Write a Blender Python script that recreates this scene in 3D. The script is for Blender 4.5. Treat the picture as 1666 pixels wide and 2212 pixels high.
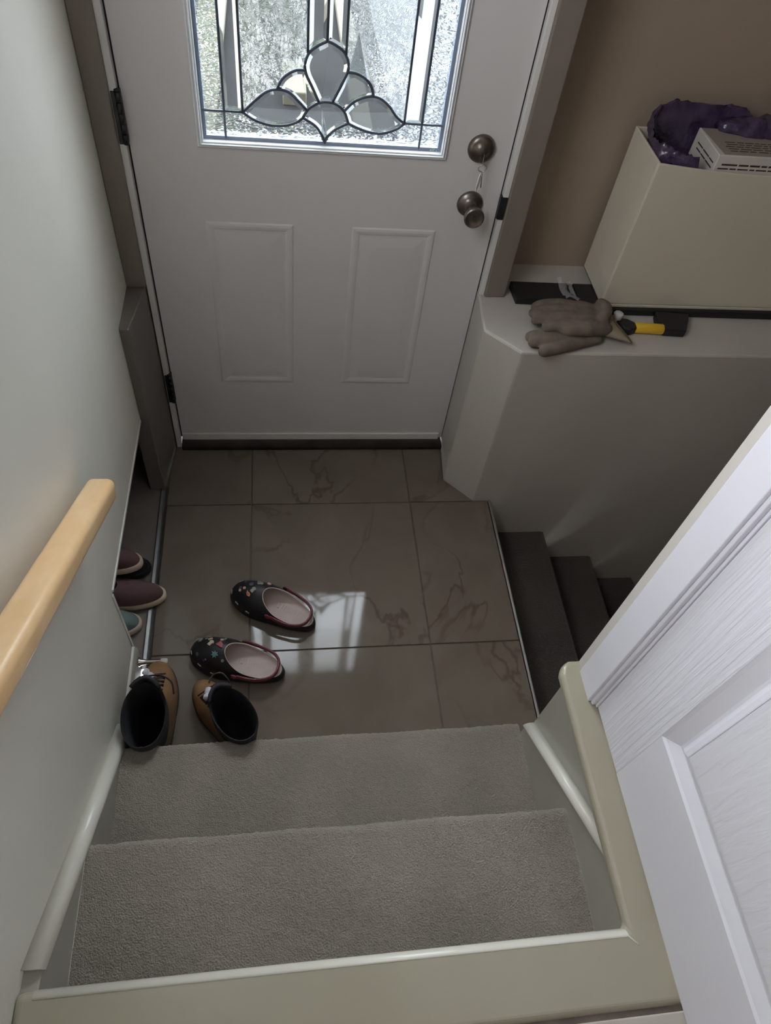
import bpy, bmesh, math, random
from mathutils import Vector, Matrix, noise
R = random.Random(7)
SC = bpy.context.scene
COL = SC.collection
for o in list(bpy.data.objects):
    bpy.data.objects.remove(o)

# ------------------------------------------------------------------ camera
cam_d = bpy.data.cameras.new('camera')
cam_d.sensor_fit = 'HORIZONTAL'
cam_d.sensor_width = 36.0
cam_d.lens = 36.0 * 1540.45 / 1666.0
cam_d.clip_start = 0.02
cam = bpy.data.objects.new('camera', cam_d)
COL.objects.link(cam)
CR = ((0.9897534, 0.0163486, -0.14184827), (-0.09738766, 0.8037905, -0.58688711), (0.10442151, 0.59468779, 0.79714653))
cam.matrix_world = Matrix.Translation((0.4230, -1.7926, 1.8152)) @ Matrix(CR).to_4x4()
SC.camera = cam

# ------------------------------------------------------------------ sky, lamps, exposure
SKY = 19.5
world = bpy.data.worlds.new('overcast_sky')
SC.world = world
world.use_nodes = True
bg = world.node_tree.nodes['Background']
bg.inputs['Color'].default_value = (0.85, 0.93, 1.0, 1)
bg.inputs['Strength'].default_value = SKY


def area_light(name, loc, rot, sx, sy, energy, color):
    l = bpy.data.lights.new(name, 'AREA')
    l.shape = 'RECTANGLE'; l.size = sx; l.size_y = sy; l.energy = energy; l.color = color
    o = bpy.data.objects.new(name, l); COL.objects.link(o)
    o.location = loc; o.rotation_euler = rot
    return o


# added unseen fill light on the left wall, brightening interior door and ledge
area_light('side_fill_light', (0.075, -1.22, 1.92), (0, math.radians(-90), 0), 0.70, 0.76, 10.5, (0.95, 0.97, 1.0))
# sky portal in the front door's glazed opening
pl = area_light('door_glass_portal', (0.53, -0.10, 1.46), (math.radians(-90), 0, 0), 0.56, 0.94, 1, (1, 1, 1))
pl.data.cycles.is_portal = True
vs = SC.view_settings
vs.view_transform = 'Standard'; vs.look = 'None'; vs.exposure = 0.22; vs.gamma = 1.0
vs.use_curve_mapping = False
SC.cycles.max_bounces = 10
SC.cycles.diffuse_bounces = 6
SC.cycles.transparent_max_bounces = 16
SC.cycles.transmission_bounces = 10
SC.cycles.sample_clamp_indirect = 6.0


# ------------------------------------------------------------------ materials
def mat(name, col, rough=0.6, metal=0.0, var=0.0, vscale=8.0, bump=0.0, bscale=200.0, col2=None, detail=3.0, coat=0.0, stretch=None, spec=0.5, sheen=0.0, bdist=0.002):
    m = bpy.data.materials.new(name); m.use_nodes = True
    nt = m.node_tree; n = nt.nodes; l = nt.links
    p = n['Principled BSDF']
    p.inputs['Base Color'].default_value = (*col, 1)
    p.inputs['Roughness'].default_value = rough
    p.inputs['Metallic'].default_value = metal
    p.inputs['Coat Weight'].default_value = coat
    p.inputs['Coat Roughness'].default_value = 0.15
    p.inputs['Specular IOR Level'].default_value = spec
    if sheen:
        p.inputs['Sheen Weight'].default_value = sheen
    tc = n.new('ShaderNodeTexCoord')
    mp = n.new('ShaderNodeMapping')
    if stretch:
        mp.inputs['Scale'].default_value = stretch
    l.new(tc.outputs['Object'], mp.inputs['Vector'])
    if var or col2:
        nz = n.new('ShaderNodeTexNoise'); nz.inputs['Scale'].default_value = vscale; nz.inputs['Detail'].default_value = detail
        l.new(mp.outputs['Vector'], nz.inputs['Vector'])
        cr = n.new('ShaderNodeValToRGB')
        c2 = col2 if col2 else tuple(max(0, c * (1 - var)) for c in col)
        c1 = col if col2 else tuple(min(1, c * (1 + var)) for c in col)
        cr.color_ramp.elements[0].position = 0.32; cr.color_ramp.elements[1].position = 0.68
        cr.color_ramp.elements[0].color = (*c2, 1); cr.color_ramp.elements[1].color = (*c1, 1)
        l.new(nz.outputs['Fac'], cr.inputs['Fac']); l.new(cr.outputs['Color'], p.inputs['Base Color'])
    if bump:
        nb = n.new('ShaderNodeTexNoise'); nb.inputs['Scale'].default_value = bscale; nb.inputs['Detail'].default_value = 2.0
        l.new(mp.outputs['Vector'], nb.inputs['Vector'])
        b = n.new('ShaderNodeBump'); b.inputs['Strength'].default_value = bump; b.inputs['Distance'].default_value = bdist
        l.new(nb.outputs['Fac'], b.inputs['Height']); l.new(b.outputs['Normal'], p.inputs['Normal'])
    return m


WALL = mat('greige_wall_paint', (0.74, 0.72, 0.645), 0.45, var=0.02, vscale=3, bump=0.12, bscale=260, bdist=0.001)
TANWALL = mat('tan_wall_paint', (0.36, 0.285, 0.22), 0.6, var=0.02, vscale=3, bump=0.1, bscale=260, bdist=0.001)
FOUND = mat('foundation_wall_paint', (0.53, 0.49, 0.45), 0.5, var=0.03, vscale=4, bump=0.15, bscale=120, bdist=0.002)
CEIL = mat('ceiling_white', (0.75, 0.75, 0.73), 0.8)
SKIRT = mat('skirt_paint', (0.37, 0.355, 0.305), 0.3, var=0.03, vscale=6)
OLIVE = mat('olive_floor_board_paint', (0.34, 0.31, 0.235), 0.3, col2=(0.30, 0.26, 0.19), vscale=2.2, bump=0.04, bscale=60)
NOSE = mat('pale_nosing_paint', (0.78, 0.76, 0.67), 0.25, var=0.03, vscale=12)
DOORW = mat('front_door_white', (0.68, 0.655, 0.655), 0.4, var=0.015, vscale=5, bump=0.05, bscale=90, stretch=(1, 1, 0.12), bdist=0.001)
JAMB = mat('jamb_white', (0.74, 0.72, 0.70), 0.35)
CASING = mat('casing_taupe', (0.205, 0.17, 0.145), 0.45, var=0.02)
LITEFR = mat('lite_frame_white', (0.86, 0.88, 0.90), 0.3)
CAME = mat('lead_came', (0.045, 0.055, 0.08), 0.5)
SPACER = mat('grey_blue_spacer', (0.15, 0.185, 0.25), 0.5)
BRASS = mat('antique_pewter', (0.20, 0.17, 0.15), 0.32, metal=0.9, var=0.12, vscale=60)
DARKMET = mat('dark_bronze_hinge', (0.035, 0.033, 0.035), 0.4, metal=0.7, var=0.2, vscale=90)
STEEL = mat('brushed_aluminium', (0.55, 0.54, 0.52), 0.28, metal=1.0)
NICKEL = mat('satin_nickel', (0.52, 0.48, 0.43), 0.25, metal=1.0)
BLACKP = mat('black_plastic', (0.012, 0.011, 0.013), 0.5)
GAP = mat('rubber_weatherstrip', (0.02, 0.02, 0.022), 0.7)
SILL = mat('dark_sill', (0.03, 0.024, 0.02), 1.0, var=0.2, vscale=20, spec=0.0)
CARPETD = None
CREAMP = mat('cream_plastic', (0.70, 0.64, 0.53), 0.32, var=0.01)
WHITEP = mat('white_plastic', (0.80, 0.80, 0.80), 0.35)
RUBW = mat('white_rubber_tip', (0.78, 0.74, 0.66), 0.5)
GROUT = mat('brown_grout', (0.11, 0.085, 0.07), 0.9, var=0.2, vscale=40)
INTW = mat('interior_door_smooth', (0.89, 0.885, 0.965), 0.38, var=0.01)


def grain_mat(name, col, scale, strength=0.5):
    """white moulded door skin with an embossed wood grain running along one axis"""
    m = mat(name, col, 0.4)
    nt = m.node_tree; n = nt.nodes; l = nt.links
    p = n['Principled BSDF']
    tc = n.new('ShaderNodeTexCoord'); mp = n.new('ShaderNodeMapping'); mp.inputs['Scale'].default_value = scale
    l.new(tc.outputs['Object'], mp.inputs['Vector'])
    a = n.new('ShaderNodeTexNoise'); a.inputs['Scale'].default_value = 1.0; a.inputs['Detail'].default_value = 5; a.inputs['Distortion'].default_value = 0.35
    l.new(mp.outputs['Vector'], a.inputs['Vector'])
    cr = n.new('ShaderNodeValToRGB'); cr.color_ramp.elements[0].position = 0.42; cr.color_ramp.elements[1].position = 0.58
    l.new(a.outputs['Fac'], cr.inputs['Fac'])
    b = n.new('ShaderNodeBump'); b.inputs['Strength'].default_value = strength; b.inputs['Distance'].default_value = 0.0012
    l.new(cr.outputs['Color'], b.inputs['Height']); l.new(b.outputs['Normal'], p.inputs['Normal'])
    return m


GRAINV = grain_mat('door_skin_grain_upright', (0.89, 0.885, 0.965), (1, 150, 5.5), 0.55)
GRAINH = grain_mat('door_skin_grain_level', (0.89, 0.885, 0.965), (1, 5, 120), 0.12)
GRAINP = grain_mat('door_skin_grain_panel', (0.89, 0.885, 0.965), (1, 70, 9), 0.3)


def marble_mat(name, base, vein, light, seed):
    m = mat(name, base, 0.16, spec=0.22)
    nt = m.node_tree; n = nt.nodes; l = nt.links
    p = n['Principled BSDF']
    tc = n.new('ShaderNodeTexCoord'); mp = n.new('ShaderNodeMapping'); mp.inputs['Location'].default_value = (seed * 1.7, seed * 2.3, seed)
    mp.inputs['Rotation'].default_value = (0, 0, seed * 0.9)
    l.new(tc.outputs['Object'], mp.inputs['Vector'])
    a = n.new('ShaderNodeTexNoise'); a.inputs['Scale'].default_value = 4.5; a.inputs['Detail'].default_value = 6; a.inputs['Distortion'].default_value = 0.8
    l.new(mp.outputs['Vector'], a.inputs['Vector'])
    cr = n.new('ShaderNodeValToRGB'); cr.color_ramp.elements[0].position = 0.3; cr.color_ramp.elements[1].position = 0.7
    cr.color_ramp.elements[0].color = (*base, 1); cr.color_ramp.elements[1].color = (*light, 1)
    l.new(a.outputs['Fac'], cr.inputs['Fac'])
    v = n.new('ShaderNodeTexNoise'); v.inputs['Scale'].default_value = 2.0; v.inputs['Detail'].default_value = 5; v.inputs['Distortion'].default_value = 0.7
    l.new(mp.outputs['Vector'], v.inputs['Vector'])
    vr = n.new('ShaderNodeValToRGB')
    e = vr.color_ramp.elements
    e[0].position = 0.488; e[0].color = (0, 0, 0, 1); e[1].position = 0.5; e[1].color = (1, 1, 1, 1)
    e2 = e.new(0.512); e2.color = (0, 0, 0, 1)
    l.new(v.outputs['Fac'], vr.inputs['Fac'])
    mx = n.new('ShaderNodeMix'); mx.data_type = 'RGBA'
    msk = n.new('ShaderNodeTexNoise'); msk.inputs['Scale'].default_value = 3.1
    l.new(mp.outputs['Vector'], msk.inputs['Vector'])
    mr = n.new('ShaderNodeMapRange'); mr.inputs['From Min'].default_value = 0.43; mr.inputs['From Max'].default_value = 0.62; mr.inputs['To Max'].default_value = 0.8
    l.new(msk.outputs['Fac'], mr.inputs['Value'])
    vm = n.new('ShaderNodeMath'); vm.operation = 'MULTIPLY'
    l.new(vr.outputs['Color'], vm.inputs[0]); l.new(mr.outputs['Result'], vm.inputs[1])
    l.new(vm.outputs[0], mx.inputs['Factor']); l.new(cr.outputs['Color'], mx.inputs[6])
    mx.inputs[7].default_value = (*vein, 1)
    l.new(mx.outputs[2], p.inputs['Base Color'])
    rr = n.new('ShaderNodeMapRange'); rr.inputs['To Min'].default_value = 0.03; rr.inputs['To Max'].default_value = 0.075
    l.new(a.outputs['Fac'], rr.inputs['Value']); l.new(rr.outputs['Result'], p.inputs['Roughness'])
    return m


TILES = [marble_mat('polished_beige_tile_%d' % i, (0.135, 0.107, 0.084), (0.080, 0.058, 0.040), (0.168, 0.136, 0.110), i) for i in range(3)]
KTILE = marble_mat('kitchen_floor_tile', (0.45, 0.40, 0.35), (0.35, 0.3, 0.25), (0.50, 0.45, 0.40), 5)


def carpet_mat(name, c1, c2):
    m = mat(name, c1, 0.95, spec=0.1, sheen=0.2)
    nt = m.node_tree; n = nt.nodes; l = nt.links
    p = n['Principled BSDF']
    tc = n.new('ShaderNodeTexCoord')
    a = n.new('ShaderNodeTexNoise'); a.inputs['Scale'].default_value = 330; a.inputs['Detail'].default_value = 4
    w = n.new('ShaderNodeTexNoise'); w.inputs['Scale'].default_value = 5; w.inputs['Detail'].default_value = 3
    l.new(tc.outputs['Object'], a.inputs['Vector']); l.new(tc.outputs['Object'], w.inputs['Vector'])
    ad = n.new('ShaderNodeMath'); ad.operation = 'MULTIPLY_ADD'; ad.inputs[1].default_value = 0.55
    l.new(w.outputs['Fac'], ad.inputs[0])
    ml = n.new('ShaderNodeMath'); ml.operation = 'MULTIPLY'; ml.inputs[1].default_value = 0.45
    l.new(a.outputs['Fac'], ml.inputs[0]); l.new(ml.outputs[0], ad.inputs[2])
    cr = n.new('ShaderNodeValToRGB'); cr.color_ramp.elements[0].position = 0.33; cr.color_ramp.elements[1].position = 0.66
    cr.color_ramp.elements[0].color = (*c2, 1); cr.color_ramp.elements[1].color = (*c1, 1)
    l.new(ad.outputs[0], cr.inputs['Fac']); l.new(cr.outputs['Color'], p.inputs['Base Color'])
    b = n.new('ShaderNodeBump'); b.inputs['Strength'].default_value = 1.0; b.inputs['Distance'].default_value = 0.006
    l.new(a.outputs['Fac'], b.inputs['Height']); l.new(b.outputs['Normal'], p.inputs['Normal'])
    return m


CARPET = carpet_mat('greige_pile_carpet', (0.315, 0.274, 0.225), (0.20, 0.177, 0.145))
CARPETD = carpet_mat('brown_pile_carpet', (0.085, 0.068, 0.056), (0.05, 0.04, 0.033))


def wood_mat(name, c1, c2, scale):
    m = mat(name, c1, 0.3, coat=0.5)
    nt = m.node_tree; n = nt.nodes; l = nt.links
    p = n['Principled BSDF']
    tc = n.new('ShaderNodeTexCoord'); mp = n.new('ShaderNodeMapping'); mp.inputs['Scale'].default_value = scale
    l.new(tc.outputs['Object'], mp.inputs['Vector'])
    a = n.new('ShaderNodeTexNoise'); a.inputs['Scale'].default_value = 1; a.inputs['Detail'].default_value = 6; a.inputs['Distortion'].default_value = 0.6
    l.new(mp.outputs['Vector'], a.inputs['Vector'])
    cr = n.new('ShaderNodeValToRGB'); cr.color_ramp.elements[0].position = 0.35; cr.color_ramp.elements[1].position = 0.65
    cr.color_ramp.elements[0].color = (*c2, 1); cr.color_ramp.elements[1].color = (*c1, 1)
    l.new(a.outputs['Fac'], cr.inputs['Fac']); l.new(cr.outputs['Color'], p.inputs['Base Color'])
    return m


MAPLE = wood_mat('varnished_maple', (0.95, 0.66, 0.36), (0.86, 0.55, 0.27), (18, 4, 18))


def glass_mat(name, kind):
    """textured or clear window glass: part straight see-through, part bent by the relief"""
    m = bpy.data.materials.new(name); m.use_nodes = True
    nt = m.node_tree; n = nt.nodes; l = nt.links
    n.remove(n['Principled BSDF'])
    out = n['Material Output']
    tr = n.new('ShaderNodeBsdfTransparent'); tr.inputs['Color'].default_value = (0.92, 0.96, 0.95, 1)
    rf = n.new('ShaderNodeBsdfRefraction'); rf.inputs['IOR'].default_value = 1.35; rf.inputs['Roughness'].default_value = 0.02
    gl = n.new('ShaderNodeBsdfGlossy'); gl.inputs['Roughness'].default_value = 0.08; gl.inputs['Color'].default_value = (0.9, 0.95, 1, 1)
    mx = n.new('ShaderNodeMixShader'); mg = n.new('ShaderNodeMixShader'); mg.inputs['Fac'].default_value = 0.07
    tc = n.new('ShaderNodeTexCoord')
    b = n.new('ShaderNodeBump')
    if kind == 'hammered':
        mp = n.new('ShaderNodeMapping'); mp.inputs['Scale'].default_value = (0.62, 1, 1.2); mp.inputs['Rotation'].default_value = (0, 0.25, 0)
        l.new(tc.outputs['Object'], mp.inputs['Vector'])
        t = n.new('ShaderNodeTexNoise'); t.inputs['Scale'].default_value = 115; t.inputs['Detail'].default_value = 1.0; t.inputs['Distortion'].default_value = 0.3
        l.new(mp.outputs['Vector'], t.inputs['Vector'])
        h = t.outputs['Fac']; b.inputs['Strength'].default_value = 1.0; b.inputs['Distance'].default_value = 0.025
        mx.inputs['Fac'].default_value = 0.8
    elif kind == 'frost':
        d = n.new('ShaderNodeTexNoise'); d.inputs['Scale'].default_value = 16; d.inputs['Detail'].default_value = 3
        l.new(tc.outputs['Object'], d.inputs['Vector'])
        ad = n.new('ShaderNodeVectorMath'); ad.operation = 'MULTIPLY_ADD'; ad.inputs[1].default_value = (0.09, 0.09, 0.09)
        l.new(d.outputs['Color'], ad.inputs[0]); l.new(tc.outputs['Object'], ad.inputs[2])
        t = n.new('ShaderNodeTexNoise'); t.inputs['Scale'].default_value = 85; t.inputs['Detail'].default_value = 2; t.inputs['Distortion'].default_value = 2.2
        l.new(ad.outputs[0], t.inputs['Vector'])
        rg = n.new('ShaderNodeMath'); rg.operation = 'SUBTRACT'; rg.inputs[1].default_value = 0.5
        ab = n.new('ShaderNodeMath'); ab.operation = 'ABSOLUTE'
        l.new(t.outputs['Fac'], rg.inputs[0]); l.new(rg.outputs[0], ab.inputs[0])
        h = ab.outputs[0]; b.inputs['Strength'].default_value = 1.0; b.inputs['Distance'].default_value = 0.0112
        mx.inputs['Fac'].default_value = 0.8
    if kind != 'clear':
        l.new(h, b.inputs['Height']); l.new(b.outputs['Normal'], rf.inputs['Normal']); l.new(b.outputs['Normal'], gl.inputs['Normal'])
    else:
        rf.inputs['IOR'].default_value = 1.5; rf.inputs['Roughness'].default_value = 0.0
        mx.inputs['Fac'].default_value = 0.9
    l.new(tr.outputs[0], mx.inputs[1]); l.new(rf.outputs[0], mx.inputs[2])
    l.new(mx.outputs[0], mg.inputs[1]); l.new(gl.outputs[0], mg.inputs[2])
    l.new(mg.outputs[0], out.inputs['Surface'])
    return m


G_HAM = glass_mat('hammered_glass', 'hammered')
G_FROST = glass_mat('frost_pattern_glass', 'frost')
G_CLEAR = glass_mat('clear_bevelled_glass', 'clear')


# ------------------------------------------------------------------ mesh helpers
def tag(o, label=None, cat=None, group=None, kind=None):
    if label: o['label'] = label
    if cat: o['category'] = cat
    if group: o['group'] = group
    if kind: o['kind'] = kind
    return o


def empty(name, loc=(0, 0, 0), rz=0.0):
    o = bpy.data.objects.new(name, None); COL.objects.link(o)
    o.location = loc; o.rotation_euler = (0, 0, rz); o.empty_display_size = 0.05
    return o


def add(name, me, m, parent=None, smooth=False, bevel=0.0, seg=2, subsurf=0):
    o = bpy.data.objects.new(name, me); COL.objects.link(o)
    if m is not None and not me.materials:
        me.materials.append(m)
    if parent is not None:
        o.parent = parent
    if smooth:
        for p in me.polygons: p.use_smooth = True
    if bevel:
        b = o.modifiers.new('bevel', 'BEVEL'); b.width = bevel; b.segments = seg; b.limit_method = 'ANGLE'; b.angle_limit = math.radians(40)
        b.harden_normals = False
    if subsurf:
        s = o.modifiers.new('sub', 'SUBSURF'); s.levels = subsurf; s.render_levels = subsurf
    return o


def pyd(name, v, f):
    me = bpy.data.meshes.new(name); me.from_pydata(v, [], f); me.update()
    return me


def fixn(me):
    bm = bmesh.new(); bm.from_mesh(me); bmesh.ops.recalc_face_normals(bm, faces=bm.faces); bm.to_mesh(me); bm.free()
    return me


def boxes(name, bl, m, parent=None, **k):
    v = []; f = []
    for lo, hi in bl:
        b = len(v)
        for x in (lo[0], hi[0]):
            for y in (lo[1], hi[1]):
                for z in (lo[2], hi[2]): v.append((x, y, z))
        f += [tuple(b + i for i in q) for q in ((0, 1, 3, 2), (4, 6, 7, 5), (0, 4, 5, 1), (2, 3, 7, 6), (0, 2, 6, 4), (1, 5, 7, 3))]
    return add(name, pyd(name, v, f), m, parent, **k)


def box(name, lo, hi, m, parent=None, **k):
    return boxes(name, [(lo, hi)], m, parent, **k)


def prism(name, poly, axis, a, b, m, parent=None, **k):
    """extrude a 2-D outline along an axis: axis x -> (y,z), y -> (x,z), z -> (x,y)"""
    def P(u, w, t):
        return {'x': (t, u, w), 'y': (u, t, w), 'z': (u, w, t)}[axis]
    n = len(poly)
    v = [P(u, w, a) for u, w in poly] + [P(u, w, b) for u, w in poly]
    f = [tuple(range(n)), tuple(range(2 * n - 1, n - 1, -1))]
    f += [(i, i + n, (i + 1) % n + n, (i + 1) % n) for i in range(n)]
    return add(name, fixn(pyd(name, v, f)), m, parent, **k)


def loft(rings, caps=True, closed=True):
    n = len(rings[0]); v = [tuple(p) for r in rings for p in r]; f = []
    for i in range(len(rings) - 1):
        for j in range(n if closed else n - 1):
            k = (j + 1) % n
            f.append((i * n + j, i * n + k, (i + 1) * n + k, (i + 1) * n + j))
    if caps and closed:
        f.append(tuple(range(n - 1, -1, -1))); f.append(tuple((len(rings) - 1) * n + j for j in range(n)))
    return v, f


def lathe(name, prof, m, parent=None, loc=(0, 0, 0), axis='z', n=32, smooth=True, **k):
    rings = []
    for r, h in prof:
        ring = []
        for i in range(n):
            a = 2 * math.pi * i / n; c, s = r * math.cos(a), r * math.sin(a)
            p = {'z': (c, s, h), 'y': (c, -h, s), 'x': (h, c, s)}[axis]
            ring.append((p[0] + loc[0], p[1] + loc[1], p[2] + loc[2]))
        rings.append(ring)
    v, f = loft(rings)
    return add(name, fixn(pyd(name, v, f)), m, parent, smooth=smooth, **k)


def tube_mesh(pts, r, n=8, flat=1.0):
    pts = [Vector(p) for p in pts]; rings = []
    rr = r if isinstance(r, (list, tuple)) else [r] * len(pts)
    up = Vector((0.013, 0.021, 1))
    for i, p in enumerate(pts):
        t = (pts[min(i + 1, len(pts) - 1)] - pts[max(i - 1, 0)]).normalized()
        s = t.cross(up)
        if s.length < 1e-4: s = t.cross(Vector((1, 0, 0)))
        s.normalize(); u = s.cross(t).normalized()
        rings.append([p + (s * math.cos(2 * math.pi * j / n) * flat + u * math.sin(2 * math.pi * j / n)) * rr[i] for j in range(n)])
    return loft(rings)


def tube(name, pts, r, m, parent=None, n=8, flat=1.0):
    v, f = tube_mesh(pts, r, n, flat)
    return add(name, fixn(pyd(name, v, f)), m, parent, smooth=True)


def spline(pts, n=6):
    """Catmull-Rom through the points"""
    P = [Vector(p) for p in pts]; out = []
    for i in range(len(P) - 1):
        a = P[max(i - 1, 0)]; b = P[i]; c = P[i + 1]; d = P[min(i + 2, len(P) - 1)]
        for k in range(n):
            t = k / n
            out.append(0.5 * ((2 * b) + (c - a) * t + (2 * a - 5 * b + 4 * c - d) * t * t + (3 * b - a - 3 * c + d) * t ** 3))
    out.append(P[-1])
    return out


def dup(root, loc, rz, label=None):
    r = root.copy(); COL.objects.link(r); r.location = loc; r.rotation_euler = (0, 0, rz)
    if label: r['label'] = label
    for ch in list(root.children):
        c = ch.copy(); COL.objects.link(c); c.parent = r
        for g in ch.children:
            d = g.copy(); COL.objects.link(d); d.parent = c
    return r


# ------------------------------------------------------------------ key dimensions (metres; landing floor z = 0)
YD = -0.1618           # inner face of the front door
XA, XB = 0.1008, 0.9648
LEDGE = 0.627          # top of the thick lower wall
XW = 0.033             # left wall
H = 0.1805             # stair rise
Y1, Y2, Y3 = -1.2241, -1.4633, -1.694
TOP = 3 * H
CEZ = 2.98
XE = 1.0965            # landing edge over the basement stairs

# ------------------------------------------------------------------ landing floor
floor = empty('floor', (0.55, -0.7, 0)); tag(floor, 'polished beige marble-look tiled entry landing below the front door', 'floor', kind='structure')


def local(o, child):
    child.parent = o; child.matrix_parent_inverse = Matrix.Translation(o.location).inverted()
    return child


local(floor, box('grout_bed', (0.055, -1.26, -0.16), (XE - 0.008, -0.11, -0.0035), GROUT))
g = 0.0016
tx = [0.066, 0.3249, 0.8292, XE - 0.006]; ty = [-0.158, -0.418, -0.9223, -1.252]
tiles = {}
for i in range(3):
    for j in range(3):
        x0, x1 = tx[i] + g, tx[i + 1] - g; y1, y0 = ty[j] - g, ty[j + 1] + g
        if (i, j) == (2, 0):
            poly = [(x0, y1), (0.959, y1), (0.953, -0.324), (1.039, -0.414), (1.039, y0), (x0, y0)]
        elif (i, j) == (0, 0):
            poly = [(x0, y1), (x1, y1), (x1, y0), (x0, y0)]
        else:
            poly = [(x0, y1), (x1, y1), (x1, y0), (x0, y0)]
        t = prism('tile', poly, 'z', -0.012, 0.0, TILES[(i * 2 + j) % 3], bevel=0.0012, seg=1)
        local(floor, t)
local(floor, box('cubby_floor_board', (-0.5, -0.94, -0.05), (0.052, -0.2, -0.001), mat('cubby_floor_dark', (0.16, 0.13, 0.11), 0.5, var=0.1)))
# metal edging strips
t = prism('trim_1', [(XE - 0.006, -0.002), (XE - 0.006, 0.002), (XE, 0.003), (XE + 0.004, -0.002), (XE + 0.004, -0.05), (XE, -0.05)], 'y', -1.25, -0.415, STEEL)
tag(t, 'thin shiny metal edging along the landing tiles above the dark basement stairs', 'edging', kind='structure')
OLDALU = mat('weathered_aluminium', (0.16, 0.155, 0.15), 0.45, metal=0.9, var=0.1, vscale=30)
t = prism('trim_2', [(0.0445, -0.02), (0.0445, 0.0025), (0.0475, 0.003), (0.0555, 0.0012), (0.0565, 0.0042), (0.0585, 0.0042), (0.0595, 0.0008), (0.066, 0.002), (0.066, -0.02)], 'y', -0.96, -0.345, OLDALU)
tag(t, 'narrow metal strip on the floor along the low shoe cubby opening', 'edging', kind='structure')
box('trim_3', (0.098, -0.192, -0.002), (0.966, -0.10, 0.014), SILL, bevel=0.004)
tag(bpy.data.objects['trim_3'], 'dark threshold sill under the front door', 'threshold', kind='structure')

# ------------------------------------------------------------------ walls
# left wall with the low opening; outline in (y, z)
oy0, oz0, oy1, oz1 = -0.36, 0.31, -0.9345, 0.340
wl = boxes('wall_left', [((XW - 0.11, -4.7, -0.05), (XW, oy1, CEZ)), ((XW - 0.11, -0.36, 0.31), (XW, 0.05, CEZ))], WALL)
bm = bmesh.new(); bm.from_mesh(wl.data)
pv = []
for x in (XW - 0.11, XW):
    pv.append([bm.verts.new((x, y, z)) for y, z in ((oy1, oz1), (oy1, CEZ), (oy0, CEZ), (oy0, oz0))])
bm.faces.new(pv[0]); bm.faces.new(pv[1]); bm.faces.new([pv[0][0], pv[1][0], pv[1][3], pv[0][3]])
bmesh.ops.recalc_face_normals(bm, faces=bm.faces); bm.to_mesh(wl.data); bm.free()
tag(wl, 'pale greige painted wall carrying the handrail, left of the stairs', 'wall', kind='structure')
# cubby behind it
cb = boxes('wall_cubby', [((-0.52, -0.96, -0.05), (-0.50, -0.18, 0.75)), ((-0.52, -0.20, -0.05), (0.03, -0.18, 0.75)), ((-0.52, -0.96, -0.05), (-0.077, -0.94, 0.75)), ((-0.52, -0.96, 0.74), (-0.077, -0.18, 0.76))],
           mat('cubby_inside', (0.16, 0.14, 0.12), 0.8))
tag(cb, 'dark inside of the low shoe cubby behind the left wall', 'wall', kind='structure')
# metal bead around the opening
def yz_strip(name, pts, w, x0, x1, m):
    rings = []
    for i, (y, z) in enumerate(pts):
        a = Vector(pts[max(i - 1, 0)]); b = Vector(pts[min(i + 1, len(pts) - 1)])
        t = (b - a).normalized(); nn = Vector((-t.y, t.x)) * w
        rings.append([(x0, y, z), (x1, y, z), (x1, y + nn.x, z + nn.y), (x0, y + nn.x, z + nn.y)])
    v, f = loft(rings)
    return add(name, fixn(pyd(name, v, f)), m, bevel=0.001)
BEAD = mat('pale_corner_bead', (0.66, 0.65, 0.59), 0.3)
s = yz_strip('trim_4', [(oy0, oz0), (oy1 + 0.012, oz1)], -0.009, XW - 0.03, XW + 0.003, BEAD)
tag(s, 'pale edge bead along the top of the shoe cubby opening', 'trim', kind='structure')
s = yz_strip('trim_5', [(oy1 + 0.001, oz1 - 0.002), (oy1 + 0.001, 0.0)], 0.010, XW - 0.05, XW + 0.002, BEAD)
tag(s, 'short upright pale bead at the near end of the shoe cubby opening', 'trim', kind='structure')

# thick lower wall, left of the door
lb = prism('wall_front_left', [(0.011, -0.352), (0.057, -0.352), (0.0785, -0.195), (0.0785, -0.10), (0.011, -0.10)], 'z', -0.02, LEDGE, mat('shade_darkened_tan_paint', (0.15, 0.127, 0.11), 0.5, var=0.03, vscale=5), bevel=0.004)  # tan paint darkened to imitate the weak light in this corner
tag(lb, 'narrow low thick wall end between shoe cubby and front door', 'wall', kind='structure')
# thick lower wall, right of the door
rb = prism('wall_front_right', [(0.9675, -0.10), (0.9675, -0.172), (0.955, -0.324), (1.0405, -0.413), (3.6, -0.413), (3.6, 0.06), (1.0, 0.06)], 'z', -2.4, LEDGE, FOUND, bevel=0.006)
tag(rb, 'thick low painted wall with a ledge right of the front door', 'wall', kind='structure')
# upper wall and everything round the door opening
uw = boxes('wall_front_upper', [((1.0, -0.028, LEDGE), (3.6, 0.08, CEZ)), ((0.96, -0.115, 0), (1.03, 0.08, CEZ)), ((-0.1, -0.115, 0), (0.106, 0.08, CEZ)), ((-0.1, -0.115, 2.055), (1.05, 0.08, CEZ)),
                                 ((-0.1, -0.115, -0.3), (1.05, 0.08, -0.001))], TANWALL)
tag(uw, 'tan painted wall above the ledge and around the front door', 'wall', kind='structure')
er = boxes('wall_stairwell', [((3.5, -1.4, -2.4), (3.62, 0.08, CEZ)), ((1.05, -1.36, -2.4), (3.6, -1.245, CEZ))], TANWALL)
tag(er, 'wall around the dark basement stairwell', 'wall', kind='structure')
tag(box('ceiling', (-0.1, -4.75, CEZ), (3.7, 0.1, CEZ + 0.1), CEIL), 'white ceiling', 'ceiling', kind='structure')

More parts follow.
